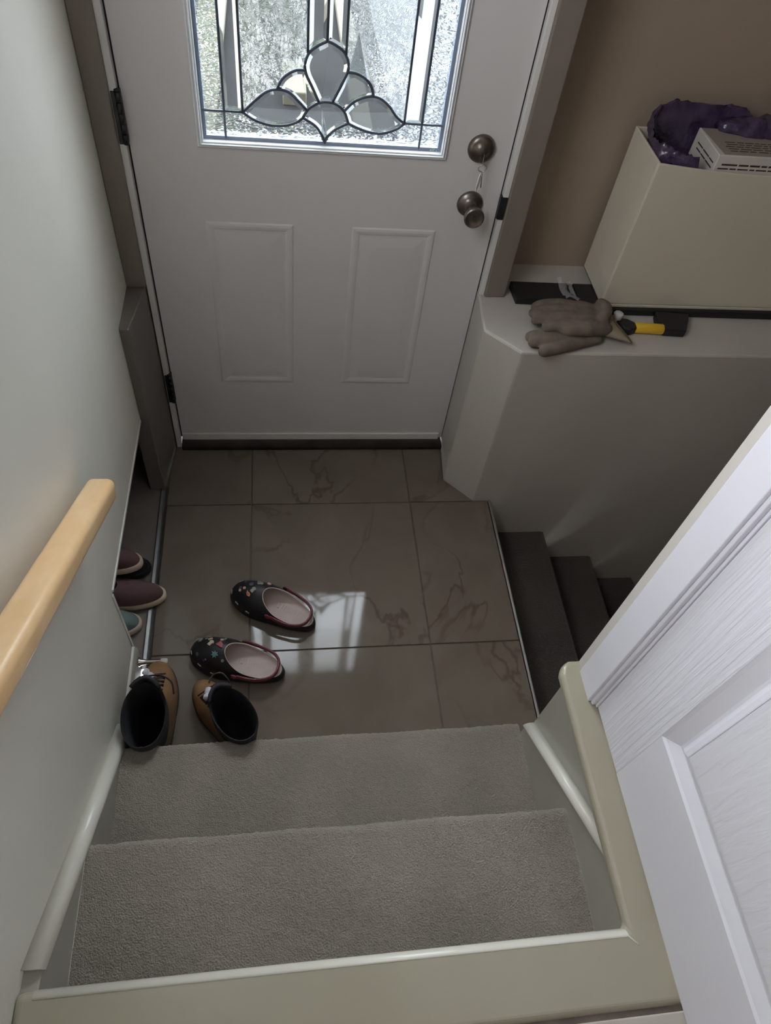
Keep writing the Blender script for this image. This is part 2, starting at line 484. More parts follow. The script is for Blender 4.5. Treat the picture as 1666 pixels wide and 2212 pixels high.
# casing and jamb of the front door
trim = boxes('trim_6', [((0.982, -0.187, LEDGE), (1.0385, -0.028, 2.13)), ((XW, -0.187, LEDGE), (0.0815, -0.10, 2.13)), ((XW, -0.187, 2.075), (1.0385, -0.10, 2.15))], CASING, bevel=0.003)
tag(trim, 'taupe painted casing boards framing the front door', 'casing', kind='structure')
jm = boxes('trim_7', [((0.0815, -0.177, 0.0), (XA - 0.0045, -0.10, 2.075)), ((XB + 0.0045, -0.177, LEDGE), (0.982, -0.10, 2.075)), ((0.0815, -0.177, 2.063), (0.982, -0.10, 2.0755))], JAMB, bevel=0.001)
tag(jm, 'white jamb edge showing as a thin strip beside the front door', 'jamb', kind='structure')

# ------------------------------------------------------------------ front door
door = empty('door_1', (0.53, YD, 0.03)); tag(door, 'white front door with leaded glass light and two raised panels', 'door', kind='structure')
LX0, LX1, LZ0, LZ1 = 0.2475, 0.8125, 0.990, 1.965     # outer edge of the glazing frame
GX0, GX1, GZ0, GZ1 = 0.2600, 0.7995, 1.003, 1.952     # glass opening
yb = YD + 0.044


def D(o):
    return local(door, o)


D(boxes('door_slab', [((XA, YD, 0.03), (GX0, yb, 2.06)), ((GX1, YD, 0.03), (XB, yb, 2.06)), ((GX0, YD, 0.03), (GX1, yb, GZ0)), ((GX0, YD, GZ1), (GX1, yb, 2.06))], DOORW))
D(boxes('weatherstrip', [((XA - 0.0045, YD + 0.006, 0.03), (XA, yb, 2.06)), ((XB, YD + 0.006, 0.03), (XB + 0.0045, yb, 2.06)), ((XA, YD + 0.006, 2.06), (XB, yb, 2.063))], GAP))
sw = D(boxes('door_sweep', [((XA + 0.001, YD - 0.006, 0.026), (XB - 0.012, YD, 0.053))], JAMB, bevel=0.0015))


def rect_rings(name, x0, x1, z0, z1, prof, m, yface):
    """mitred moulding: profile of (inset, height out of the face) all round a rectangle, filled in the middle if prof says so"""
    v = []; f = []
    for ins, hh in prof:
        for x, z in ((x0 + ins, z0 + ins), (x1 - ins, z0 + ins), (x1 - ins, z1 - ins), (x0 + ins, z1 - ins)):
            v.append((x, yface - hh, z))
    for i in range(len(prof) - 1):
        for j in range(4):
            k = (j + 1) % 4
            f.append((i * 4 + j, i * 4 + k, i * 4 + 4 + k, i * 4 + 4 + j))
    return v, f


PP = [(0, 0), (0.004, 0.0022), (0.010, 0.0028), (0.016, 0.002), (0.021, 0.0004), (0.027, 0.0004), (0.050, 0.0022), (0.056, 0.0025)]
for x0, x1 in ((0.246, 0.460), (0.606, 0.820)):
    v, f = rect_rings('p', x0, x1, 0.279, 0.807, PP, None, YD)
    n = len(v); f.append((n - 4, n - 3, n - 2, n - 1))
    D(add('raised_panel', fixn(pyd('raised_panel', v, f)), DOORW))
# glazing frame, stepped
LP = [(0, 0), (0.0003, 0.006), (0.0025, 0.0075), (0.004, 0.007), (0.0045, 0.003), (0.0062, 0.003), (0.0068, 0.011), (0.009, 0.0118), (0.0098, 0.0105), (0.0102, 0.005), (0.0116, 0.005), (0.0120, 0.0075), (0.0132, 0.0065), (0.0136, -0.011)]
v, f = rect_rings('l', LX0, LX1, LZ0, LZ1, LP, None, YD)
lite = D(add('lite_frame', fixn(pyd('lite_frame', v, f)), LITEFR))
YG = -0.152
lite['label'] = 'white stepped moulding around the leaded glass'


def LT(o):
    o.parent = lite
    return o


# dark spacer border round the glass
w = 0.0085
sp = boxes('spacer', [((GX0, YG - 0.004, GZ0 + w), (GX0 + w, YG + 0.012, GZ1 - w)), ((GX1 - w, YG - 0.004, GZ0 + w), (GX1, YG + 0.012, GZ1 - w)), ((GX0, YG - 0.004, GZ0), (GX1, YG + 0.012, GZ0 + w)), ((GX0, YG - 0.004, GZ1 - w), (GX1, YG + 0.012, GZ1))], SPACER)
sp.parent = lite
# leaded pattern, (x, z) on the glass
zt = GZ1 - 0.004
zb = GZ0 + 0.004
xl, xr = GX0 + 0.004, GX1 - 0.004
flameL = [(0.5282, 1.2142), (0.5081, 1.2041), (0.491, 1.1897), (0.4828, 1.1689), (0.4858, 1.1491), (0.4982, 1.1257), (0.5139, 1.095)]
flameR = [(0.5282, 1.2142), (0.5447, 1.2084), (0.5629, 1.1967), (0.573, 1.1785), (0.573, 1.1603), (0.5642, 1.1394), (0.543, 1.0958)]
petL = [(0.4845, 1.1564), (0.466, 1.1562), (0.4464, 1.1465), (0.4324, 1.1327), (0.4245, 1.1158)]
petR = [(0.5735, 1.1586), (0.5933, 1.1569), (0.6121, 1.1481), (0.6256, 1.1339), (0.6320, 1.1135)]
leafLu = [(0.3495, 1.0637), (0.3776, 1.0903), (0.4022, 1.1094), (0.4250, 1.1155), (0.4502, 1.1106), (0.4725, 1.0916), (0.4885, 1.0758)]
leafLl = [(0.3495, 1.0637), (0.3759, 1.0481), (0.4085, 1.0399), (0.4416, 1.0411), (0.4666, 1.0495), (0.4798, 1.0598)]
fanU = [(0.4798, 1.0598), (0.4911, 1.0782), (0.5113, 1.092), (0.5296, 1.0963), (0.5503, 1.0933), (0.5697, 1.079), (0.5804, 1.0538)]
fanBL = [(0.4798, 1.0598), (0.5063, 1.0449), (0.5216, 1.0259), (0.5295, 1.0086)]
fanBR = [(0.5804, 1.0538), (0.555, 1.0403), (0.5378, 1.0247), (0.5295, 1.0086)]
leafRu = [(0.5697, 1.079), (0.5911, 1.1009), (0.6212, 1.1133), (0.6463, 1.1113), (0.6688, 1.0958), (0.6859, 1.076), (0.7065, 1.0607)]
leafRl = [(0.7065, 1.0607), (0.6913, 1.0483), (0.6623, 1.037), (0.6321, 1.0369), (0.6014, 1.0451), (0.5804, 1.0538)]


def sm(p, n=5):
    return [(q.x, q.z) for q in spline([(a, 0, b) for a, b in p], n)]


FL, FR, PL, PR, LU, LL, FU, BL, BR, RU, RL = [sm(p) for p in (flameL, flameR, petL, petR, leafLu, leafLl, fanU, fanBL, fanBR, leafRu, leafRl)]
X1, X2, X3, X4, XC0, XC1, XC2 = 0.3100, 0.3495, 0.7065, 0.7470, 0.4885, 0.5280, 0.5680


def cut(path, cond):
    return [p for p in path if cond(p)]


fan_left = cut(FU, lambda p: p[0] < 0.4890); fan_mid_l = cut(FU, lambda p: 0.4890 <= p[0] <= 0.5141); fan_mid_r = cut(FU, lambda p: 0.5428 <= p[0] <= 0.5699); fan_right = cut(FU, lambda p: p[0] > 0.5699)
flameL_up = cut(FL, lambda p: p[1] >= 1.1885); flameL_mid = cut(FL, lambda p: 1.1560 < p[1] < 1.1885); flameL_low = cut(FL, lambda p: p[1] <= 1.1560)
flameR_up = cut(FR, lambda p: p[1] >= 1.1905); flameR_mid = cut(FR, lambda p: 1.1580 < p[1] < 1.1905); flameR_low = cut(FR, lambda p: p[1] <= 1.1580)
LU_a = cut(LU, lambda p: p[0] <= 0.4248); LU_b = cut(LU, lambda p: p[0] > 0.4248)
RU_a = cut(RU, lambda p: p[0] <= 0.6322); RU_b = cut(RU, lambda p: p[0] > 0.6322)
panes = [
    ('hammered_pane', [(xl, 1.064), (X1, 1.064), (X1, zt), (xl, zt)], G_HAM, 0),
    ('hammered_pane', [(xl, zb), (X1, zb), (X1, 1.064), (xl, 1.064)], G_HAM, 0),
    ('bevelled_pane', [(X1, 1.064), (X2, 1.064), (X2, zt), (X1, zt)], G_CLEAR, 0.009),
    ('frosted_pane', [(X2, zt), (X2, 1.0637)] + LU_a + PL[::-1] + flameL_mid[::-1] + [(XC0, 1.189), (XC0, zt)], G_FROST, 0),
    ('bevelled_pane', [(XC0, zt)] + flameL_up[::-1] + [(XC1, zt)], G_CLEAR, 0.009),
    ('bevelled_pane', [(XC1, zt)] + flameR_up + [(XC2, zt)], G_CLEAR, 0.009),
    ('bevelled_pane', FL + FR[::-1][:-1], G_CLEAR, 0.010),
    ('bevelled_pane', PL[::-1][:-1] + flameL_low + fan_mid_l[::-1] + LU_b[::-1], G_CLEAR, 0.008),
    ('bevelled_pane', PR + RU_a[::-1] + fan_mid_r[::-1] + flameR_low[::-1], G_CLEAR, 0.008),
    ('bevelled_pane', LU + fan_left[::-1] + LL[::-1][1:-1], G_CLEAR, 0.009),
    ('bevelled_pane', RU + RL[1:] + fan_right[::-1][1:], G_CLEAR, 0.009),
    ('bevelled_pane', FU + BR[1:] + BL[::-1][1:-1], G_CLEAR, 0.010),
    ('frosted_pane', [(X3, zt), (XC2, zt), (XC2, 1.191)] + flameR_mid + PR + RU_b + [(X3, 1.0607)], G_FROST, 0),
    ('bevelled_pane', [(X3, 1.062), (X4, 1.062), (X4, zt), (X3, zt)], G_CLEAR, 0.009),
    ('hammered_pane', [(X4, 1.062), (xr, 1.062), (xr, zt), (X4, zt)], G_HAM, 0),
    ('hammered_pane', [(X4, zb), (xr, zb), (xr, 1.062), (X4, 1.062)], G_HAM, 0),
    ('hammered_pane', [(X1, zb), (0.5295, zb)] + BL[::-1] + LL[::-1][1:] + [(X2, 1.064), (X1, 1.064)], G_HAM, 0),
    ('hammered_pane', [(0.5295, zb), (X4, zb), (X4, 1.062), (X3, 1.0607)] + RL[1:] + BR[1:], G_HAM, 0),
]
for nm, poly, gm, bev in panes:
    cl = [poly[0]]
    for p in poly[1:]:
        if (Vector(p) - Vector(cl[-1])).length > 4e-4: cl.append(p)
    if (Vector(cl[0]) - Vector(cl[-1])).length < 4e-4: cl.pop()
    bm = bmesh.new()
    vv = [bm.verts.new((x, YG, z)) for x, z in cl]
    fc = bm.faces.new(vv); fc.normal_update()
    if fc.normal.y > 0: fc.normal_flip()
    if bev:
        r = bmesh.ops.extrude_face_region(bm, geom=[fc])
        back = [e for e in r['geom'] if isinstance(e, bmesh.types.BMFace)][0]
        for vtx in back.verts: vtx.co.y = YG + 0.002
        front = [q for q in bm.faces if q is not back and all(abs(vx.co.y - YG) < 1e-6 for vx in q.verts)]
        if front:
            bmesh.ops.inset_region(bm, faces=front, thickness=bev, depth=0.0, use_even_offset=True)
            for q in front:
                for vtx in q.verts: vtx.co.y = YG - 0.0045
        bmesh.ops.recalc_face_normals(bm, faces=bm.faces)
    me = bpy.data.meshes.new(nm); bm.to_mesh(me); bm.free()
    LT(add(nm, me, gm))
came = [[(X1, zb), (X1, zt)], [(X2, 1.0637), (X2, zt)], [(X3, 1.0607), (X3, zt)], [(X4, zb), (X4, zt)], [(XC0, 1.1895), (XC0, zt)], [(XC1, 1.2142), (XC1, zt)], [(XC2, 1.1905), (XC2, zt)],
        [(xl, 1.064), (X2, 1.064)], [(X3, 1.0612), (xr, 1.0612)], [(0.5295, zb), (0.5295, 1.0086)], FL, FR, PL, PR, LU, LL, FU, BL, BR, RU, RL]
for c in came:
    LT(tube('lead_came', [(x, YG - 0.002, z) for x, z in c], 0.0028 if len(c) == 2 else 0.0032, CAME, n=8))
# tiny stamped mark in the corner of the glass
for k in range(9):
    a = R.uniform(0.772, 0.788); b = R.uniform(1.0045, 1.0085)
    LT(box('stamped_mark', (a, YG - 0.0046, b), (a + R.uniform(0.001, 0.0022), YG - 0.0041, b + R.uniform(0.0007, 0.0018)), LITEFR))

# hinges
for z0 in (0.207, 0.992, 1.79):
    hz = 0.109
    hg = D(boxes('hinge', [((0.0835, -0.1795, z0), (XA - 0.002, -0.1765, z0 + hz)), ((XA - 0.002, -0.170, z0), (XA + 0.0015, -0.160, z0 + hz))], DARKMET, bevel=0.0008))
    for k in range(5):
        kn = lathe('knuckle', [(0.001, 0), (0.0062, 0.0005), (0.0062, hz / 5 - 0.0012), (0.001, hz / 5 - 0.0008)], DARKMET, loc=(XA - 0.0035, -0.1775, z0 + k * hz / 5), n=14)
        kn.parent = hg
    kn = lathe('pin_head', [(0.0005, 0), (0.007, 0.0003), (0.006, 0.004), (0.0005, 0.006)], DARKMET, loc=(XA - 0.0035, -0.1775, z0 + hz), n=14); kn.parent = hg
# strike plate on the jamb
D(boxes('strike_plate', [((XB + 0.001, -0.1795, 0.853), (0.9815, -0.1765, 0.912)), ((XB - 0.0005, -0.1765, 0.853), (XB + 0.004, -0.160, 0.912))], DARKMET, bevel=0.003))
# dead bolt
KX = 0.8925
dbolt = D(lathe('deadbolt', [(0.001, -0.001), (0.0325, -0.001), (0.0325, 0.004), (0.0305, 0.009), (0.024, 0.0125), (0.014, 0.0145), (0.013, 0.0165), (0.001, 0.0168)], BRASS, loc=(KX, YD, 1.0200), axis='y', n=48))
dbolt['label'] = 'round pewter deadbolt plate'
# knob
kn = D(lathe('door_knob', [(0.001, -0.001), (0.0325, -0.001), (0.0325, 0.003), (0.030, 0.008), (0.022, 0.012), (0.0150, 0.016), (0.0130, 0.028), (0.0155, 0.040), (0.0215, 0.050), (0.0245, 0.060), (0.0250, 0.066), (0.0240, 0.069), (0.0215, 0.070), (0.0195, 0.0675), (0.010, 0.066), (0.001, 0.066)], BRASS, loc=(KX, YD, 0.8830), axis='y', n=48))
kn['label'] = 'round pewter door knob'
ts = boxes('turn_button', [((KX - 0.0022, YD - 0.070, 0.877), (KX + 0.0022, YD - 0.066, 0.889))], BRASS, bevel=0.0008); ts.parent = kn

# ------------------------------------------------------------------ key hanging in the dead bolt
key = empty('key_ring', (KX, -0.20, 0.99)); tag(key, 'key in the deadbolt with a small ring and white tag hanging above the knob', 'keys')


def K(o): return local(key, o)


K(boxes('key_bow', [((KX + 0.001, -0.193, 0.9935), (KX + 0.0032, YD - 0.0155, 1.0205))], NICKEL, bevel=0.001))
ring = [(KX + 0.004 + 0.0095 * math.cos(a), -0.1925 - 0.003 * math.sin(a), 0.9885 + 0.0095 * math.sin(a)) for a in [2 * math.pi * i / 24 for i in range(25)]]
K(tube('split_ring', ring, 0.0011, STEEL, n=8))
K(tube('hanging_key', [(KX + 0.004, -0.195, 0.979), (KX + 0.0065, -0.196, 0.962), (KX + 0.009, -0.196, 0.944)], [0.0016, 0.0012, 0.0012], NICKEL, n=8))
tagm = prism('white_tag', [(-0.0035, 0), (0.0035, 0), (0.0058, -0.012), (0.0048, -0.034), (0.0, -0.046), (-0.0048, -0.034), (-0.0058, -0.012)], 'y', -0.0012, 0.0012, WHITEP, bevel=0.0006)
tagm.location = (KX + 0.002, -0.197, 0.979); tagm.rotation_euler = (0.05, math.radians(4), 0.75)
tagm.parent = key; tagm.matrix_parent_inverse = Matrix.Translation(key.location).inverted()

# ------------------------------------------------------------------ baseboard, stair skirts
b = prism('baseboard_left', [(XW, 0.0), (XW + 0.013, 0.0), (XW + 0.013, 0.075), (XW + 0.008, 0.088), (XW, 0.09)], 'y', -1.15, oy1, SKIRT, bevel=0.002)
tag(b, 'short painted baseboard between shoe cubby and stair skirt', 'baseboard', kind='structure')


def slope_l(y): return 0.118 + 0.775 * (-1.15 - y)


sk = prism('trim_8', [(-1.15, 0.0), (-1.15, slope_l(-1.15)), (-1.668, slope_l(-1.668)), (-1.72, slope_l(-1.668)), (-1.72, 0)], 'x', XW, 0.0585, SKIRT)
tag(sk, 'painted stair skirt board along the left wall', 'skirt board', kind='structure')
def sweep(name, prof, pts, m, **k):
    """profile in (x, normal-up) swept along a (y, z) path"""
    rings = []
    for i, (y, z) in enumerate(pts):
        rings.append([(px, y, z + pz) for px, pz in prof])
    v, f = loft(rings)
    return add(name, fixn(pyd(name, v, f)), m, smooth=True, **k)
cp = [(XW, 0.016), (0.049, 0.016), (0.057, 0.0125), (0.062, 0.006), (0.0635, -0.003), (0.062, -0.011), (0.057, -0.014), (XW, -0.014)]
tr9 = sweep('trim_9', cp, [(-1.155, slope_l(-1.155)), (-1.668, slope_l(-1.668))], NOSE)
tag(tr9, 'pale rounded capping strip sloping along the left stair skirt', 'capping', kind='structure')


def slope_r(y): return 0.236 + 0.83 * (-1.25 - y)


kw = box('wall_knee', (0.99, -1.70, -2.4), (1.09, -1.247, TOP - 0.012), SKIRT, bevel=0.002)
tag(kw, 'low painted knee wall between the carpeted steps and the basement stairs', 'wall', kind='structure')
sk = prism('trim_10', [(-1.249, 0.0), (-1.249, slope_r(-1.249)), (-1.60, slope_r(-1.60)), (-1.70, TOP - 0.02), (-1.70, 0.0)], 'x', 0.974, 0.99, SKIRT)
tag(sk, 'painted stair skirt board on the knee wall', 'skirt board', kind='structure')
cpr = [(0.99, 0.013), (0.977, 0.013), (0.969, 0.008), (0.9655, 0.0), (0.967, -0.008), (0.975, -0.012), (0.99, -0.012)]
tr = sweep('trim_11', cpr, [(-1.250, slope_r(-1.250)), (-1.60, slope_r(-1.60))], NOSE)
tag(tr, 'pale rounded capping strip sloping along the right stair skirt', 'capping', kind='structure')

# ------------------------------------------------------------------ carpeted steps
stairs = empty('stairs', (0.5, -1.45, 0)); tag(stairs, 'short flight of greige carpeted steps down to the entry landing', 'stairs', kind='structure')


def carpet_step(ynose, z, yback, zbase):
    prof = []
    yr = ynose - 0.024
    for k in range(14): prof.append((yr, zbase + (z - 0.045 - zbase) * k / 13))
    prof += [(yr + 0.004, z - 0.036), (ynose - 0.006, z - 0.029), (ynose - 0.001, z - 0.021), (ynose, z - 0.013), (ynose - 0.0025, z - 0.006), (ynose - 0.008, z - 0.0015), (ynose - 0.016, z)]
    nb = 48
    for k in range(1, nb + 1): prof.append((ynose - 0.016 + (yback - ynose + 0.016) * k / nb, z))
    nx = 200; x0, x1 = 0.0588, 0.9738
    v = []; f = []
    for i, (y, zz) in enumerate(prof):
        for j in range(nx + 1):
            x = x0 + (x1 - x0) * j / nx
            d = 0.0024 * noise.noise(Vector((x * 160, y * 160, zz * 160))) + 0.0022 * noise.noise(Vector((x * 9, y * 14, zz * 9)))
            v.append((x, y + (d if i < 18 else d * 0.4), zz + (d if i > 15 else 0)))
    for i in range(len(prof) - 1):
        for j in range(nx):
            a = i * (nx + 1) + j
            f.append((a, a + 1, a + nx + 2, a + nx + 1))
    return pyd('step', v, f)


for yn, zz, ybk, zb0 in ((Y1, H, Y2 - 0.03, -0.005), (Y2, 2 * H, Y3 - 0.03, H - 0.01)):
    o = add('carpeted_step', carpet_step(yn, zz, ybk, zb0), CARPET, smooth=True); local(stairs, o)
local(stairs, box('stair_core', (0.06, -1.9, -0.05), (0.972, Y1 - 0.05, H - 0.03), SKIRT))
o = box('riser', (0.0588, Y3 - 0.028, 2 * H - 0.02), (0.974, Y3 - 0.022, TOP - 0.01), CARPET); local(stairs, o)

# ------------------------------------------------------------------ upper floor boards
ob = prism('floor_upper_board', [(XW, -1.803), (XW, -1.6955), (0.9595, -1.6955), (0.9595, -1.258), (0.966, -1.239), (0.984, -1.229), (1.035, -1.229), (1.035, -1.803)], 'z', TOP - 0.028, TOP, OLIVE, bevel=0.0120, seg=6)
tag(ob, 'olive painted board edging the upper floor at the top of the steps', 'floor board', kind='structure')
# rounded nosing along the front edge, mitred on the right
rings = []
for x, dy in ((0.0575, 0), (0.9585, 0), (0.9725, -0.014)):
    ring = []
    for k in range(13):
        a = math.radians(90 - 15 * k)
        ring.append((x if k < 14 else x, -1.707 + dy + (0.0135) * math.cos(a), TOP - 0.0135 + 0.0140 * math.sin(a)))
    ring += [(x, -1.708 + dy, TOP - 0.0275)]
    rings.append(ring)
v, f = loft(rings)
ns = add('trim_12', fixn(pyd('trim_12', v, f)), NOSE, smooth=False)
tag(ns, 'pale rounded nosing along the top edge of the steps', 'nosing', kind='structure')
for p in ns.data.polygons: p.use_smooth = len(p.vertices) == 4
# kitchen floor behind
kf = empty('floor_kitchen', (0.9, -3, TOP)); tag(kf, 'upstairs kitchen tile floor just visible behind the olive board', 'floor', kind='structure')
local(kf, box('grout_bed', (-0.08, -4.72, TOP - 0.12), (3.6, -1.80, TOP - 0.006), GROUT))
kx = [XW, 0.42, 0.838, 1.256, 1.674, 2.092, 2.51, 2.93, 3.5]; ky = [-1.8075, -2.14, -2.558, -2.976, -3.394, -3.812, -4.23, -4.6]
for i in range(len(kx) - 1):
    for j in range(len(ky) - 1):
        local(kf, box('tile', (kx[i] + 0.0025, ky[j + 1] + 0.0025, TOP - 0.012), (kx[i + 1] - 0.0025, ky[j] - 0.0025, TOP - 0.002), KTILE, bevel=0.002, seg=1))
# kitchen walls
kwl = box('wall_back', (-0.1, -4.75, 0.4), (3.7, -4.6, CEZ), WALL)
tag(kwl, 'kitchen back wall behind the photographer', 'wall', kind='structure')
tag(boxes('wall_right', [((3.5, -4.75, 0.4), (3.62, -1.4, CEZ))], WALL), 'kitchen right side wall', 'wall', kind='structure')
win = boxes('added_window_frame', [((XW, -1.67, 1.50), (XW + 0.03, -1.60, 2.34)), ((XW, -0.84, 1.50), (XW + 0.03, -0.77, 2.34)), ((XW, -1.67, 1.50), (XW + 0.03, -0.77, 1.57)), ((XW, -1.67, 2.27), (XW + 0.03, -0.77, 2.34)), ((XW, -1.24, 1.52), (XW + 0.025, -1.20, 2.3))], LITEFR)  # added frame for the fill light, out of view
tag(win, 'added white window frame around the fill light on the left wall', 'window', kind='structure')

# ------------------------------------------------------------------ white interior door on the right
d2 = empty('door_2', (1.0134, -1.66, TOP)); tag(d2, 'white moulded panel door with embossed wood grain right of the steps', 'door', kind='structure')


def D2(o): return local(d2, o)


XF = 1.0134
DZ0, DZ1 = TOP + 0.004, TOP + 2.034
dy0, dy1 = -1.9965, -1.3315
py0, py1 = -1.870, -1.456
panels = ((0.7446, 1.36), (1.50, 2.42))
D2(boxes('door_core', [((XF + 0.012, dy0, DZ0), (XF + 0.036, dy1, DZ1))], INTW))
D2(box('stile', (XF, py1, DZ0), (XF + 0.0125, dy1, DZ1), GRAINV, bevel=0.0015))
D2(box('stile', (XF, dy0, DZ0), (XF + 0.0125, py0, DZ1), GRAINV, bevel=0.0015))
for z0, z1 in ((DZ0, 0.7446), (1.36, 1.50), (2.42, DZ1)):
    D2(box('rail', (XF, py0, z0), (XF + 0.0125, py1, z1), GRAINH))
for z0, z1 in panels:
    prof = [(0, 0.0), (0.005, -0.003), (0.014, -0.0065), (0.026, -0.0115), (0.031, -0.0115), (0.040, -0.0055), (0.0485, -0.0030), (0.051, -0.0030)]
    v = []; f = []
    for ins, hh in prof:
        for y, z in ((py0 + ins, z0 + ins), (py1 - ins, z0 + ins), (py1 - ins, z1 - ins), (py0 + ins, z1 - ins)):
            v.append((XF - hh, y, z))
    for i in range(len(prof) - 1):
        for j in range(4):
            k = (j + 1) % 4; f.append((i * 4 + j, i * 4 + k, i * 4 + 4 + k, i * 4 + 4 + j))
    D2(add('panel_moulding', fixn(pyd('panel_moulding', v, f)), INTW))
    D2(box('panel', (XF + 0.0030, py0 + 0.0505, z0 + 0.0505), (XF + 0.012, py1 - 0.0505, z1 - 0.0505), GRAINP))
# its frame: wall end, casing and stop
we = boxes('wall_door_end', [((1.0035, -1.2545, TOP), (1.12, -1.232, CEZ)), ((1.0035, -2.2, 2.62), (1.12, -1.232, CEZ)), ((1.0035, -2.2, TOP), (1.12, -2.07, CEZ)), ((1.04, -2.2, TOP), (1.12, -1.24, CEZ))], mat('wall_end_cream', (0.66, 0.62, 0.58), 0.5), bevel=0.002)
tag(we, 'cream wall end beyond the white door casing', 'wall', kind='structure')
D2(boxes('casing', [((0.9985, -1.3165, TOP), (1.02, -1.2545, 2.66)), ((0.9985, -2.07, TOP), (1.02, -2.005, 2.66)), ((0.9985, -2.07, 2.60), (1.02, -1.2545, 2.66))], INTW, bevel=0.002))
D2(boxes('door_stop', [((1.0045, -1.3245, TOP), (1.03, -1.3165, 2.60)), ((1.0115, -1.3305, TOP), (1.03, -1.3245, 2.60)), ((1.03, -2.006, 2.58), (1.04, -1.32, 2.62))], INTW, bevel=0.0015))

# ------------------------------------------------------------------ basement stairs
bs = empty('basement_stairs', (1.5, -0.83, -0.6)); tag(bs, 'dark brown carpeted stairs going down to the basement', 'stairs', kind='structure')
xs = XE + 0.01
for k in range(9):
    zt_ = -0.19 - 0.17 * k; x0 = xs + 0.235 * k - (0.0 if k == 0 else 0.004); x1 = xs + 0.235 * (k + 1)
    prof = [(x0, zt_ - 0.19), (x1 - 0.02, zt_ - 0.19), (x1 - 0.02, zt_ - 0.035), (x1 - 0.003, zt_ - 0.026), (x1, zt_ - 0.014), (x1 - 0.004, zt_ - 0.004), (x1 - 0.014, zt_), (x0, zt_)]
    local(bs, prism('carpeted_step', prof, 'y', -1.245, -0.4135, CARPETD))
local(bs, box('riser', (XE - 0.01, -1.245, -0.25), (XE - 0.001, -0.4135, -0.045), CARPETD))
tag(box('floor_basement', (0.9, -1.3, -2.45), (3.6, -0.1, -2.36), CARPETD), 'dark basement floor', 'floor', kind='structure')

# ------------------------------------------------------------------ handrail
hr = empty('handrail', (0.08, -1.2, 0.85)); tag(hr, 'varnished maple handrail mounted on the left wall', 'handrail')


def HRl(o): return local(hr, o)


SL = 0.565
prof = []
hw, top, bot = 0.0255, 0.0, -0.046
for (a0, a1, cx, cz, r) in ((180, 90, -hw + 0.009, -0.009, 0.009), (90, 0, hw - 0.015, -0.015, 0.015), (0, -90, hw - 0.013, bot + 0.013, 0.013), (-90, -180, -hw + 0.013, bot + 0.013, 0.013)):
    for k in range(7):
        a = math.radians(a0 + (a1 - a0) * k / 6); prof.append((cx + r * math.cos(a), cz + r * math.sin(a)))
ye_, yn_ = -0.886, -2.25
rings = []
c = 1 / math.hypot(1, SL)
for t_, sc in ((0, 0.80), (0.003, 0.90), (0.007, 0.96), (0.014, 1.0), (0.5, 1), (1.0, 1), (1.5, 1.0), (1.555, 1.0)):
    y = ye_ - t_ * c; z = 0.7215 + SL * (-0.906 - y)
    rings.append([(0.0795 + px * sc, y + (pz * sc) * SL * c * 1.0, z + (-0.02 * (1 - sc)) + pz * sc * c) for px, pz in prof])
v, f = loft(rings)
HRl(add('rail', fixn(pyd('rail', v, f)), MAPLE, smooth=True))
for yb_ in (-0.972, -1.75):
    zr = 0.7215 + SL * (-0.906 - yb_) - 0.046
    br = tube('bracket', spline([(XW, yb_, zr - 0.022), (XW + 0.02, yb_, zr - 0.024), (0.0735, yb_, zr - 0.016), (0.0795, yb_, zr + 0.006)], 6), 0.0062, DARKMET, n=12)
    HRl(br)
    r_ = lathe('wall_rose', [(0.001, 0), (0.024, 0.0), (0.024, 0.003), (0.018, 0.007), (0.008, 0.009), (0.001, 0.009)], DARKMET, loc=(XW, yb_, zr - 0.022), axis='x', n=28); HRl(r_)
    HRl(boxes('saddle', [((0.068, yb_ - 0.022, zr - 0.004), (0.0905, yb_ + 0.022, zr + 0.004))], DARKMET, bevel=0.002))

# ------------------------------------------------------------------ door stop on the baseboard
ds = empty('door_stop', (XW + 0.013, -0.962, 0.05)); tag(ds, 'satin nickel door stop with a white rubber tip on the baseboard', 'door stop')
o = lathe('stem', [(0.0005, 0), (0.0125, 0), (0.0120, 0.003), (0.0085, 0.008), (0.0066, 0.02), (0.0056, 0.055), (0.0056, 0.06), (0.0005, 0.06)], NICKEL, axis='x', n=24); o.parent = ds
o = lathe('rubber_tip', [(0.0005, 0.056), (0.0078, 0.056), (0.0082, 0.060), (0.0078, 0.071), (0.006, 0.0735), (0.0005, 0.074)], RUBW, axis='x', n=24); o.parent = ds


# ------------------------------------------------------------------ footwear
def outline(x0, x1, wb, wf, n=48, toe=2.4, heel=2.2, shift=0.0, waist=0.0):
    """closed plan outline, heel at x0, toe at x1; half widths wb (heel) and wf (ball); starts at the toe"""
    pts = []
    L = x1 - x0
    for i in range(n):
        a = 2 * math.pi * i / n
        c, s = math.cos(a), math.sin(a)
        e = toe if c > 0 else heel
        cx = math.copysign(abs(c) ** (2 / e), c); sy = math.copysign(abs(s) ** (2 / e), s)
        x = (x0 + x1) / 2 + cx * L / 2
        t = (x - x0) / L
        w_ = wb + (wf - wb) * min(1, max(0, (t - 0.15) / 0.55)) - waist * math.exp(-((t - 0.42) / 0.16) ** 2)
        pts.append((x, sy * w_ + shift * t * t))
    return pts


def ring3(o2, z):
    return [(x, y, z(x, y) if callable(z) else z) for x, y in o2]


def shell_from(levels, m, name, parent, caps=False, smooth=True, sub=1):
    v, f = loft(levels, caps=caps)
    return add(name, fixn(pyd(name, v, f)), m, parent, smooth=smooth, subsurf=sub)


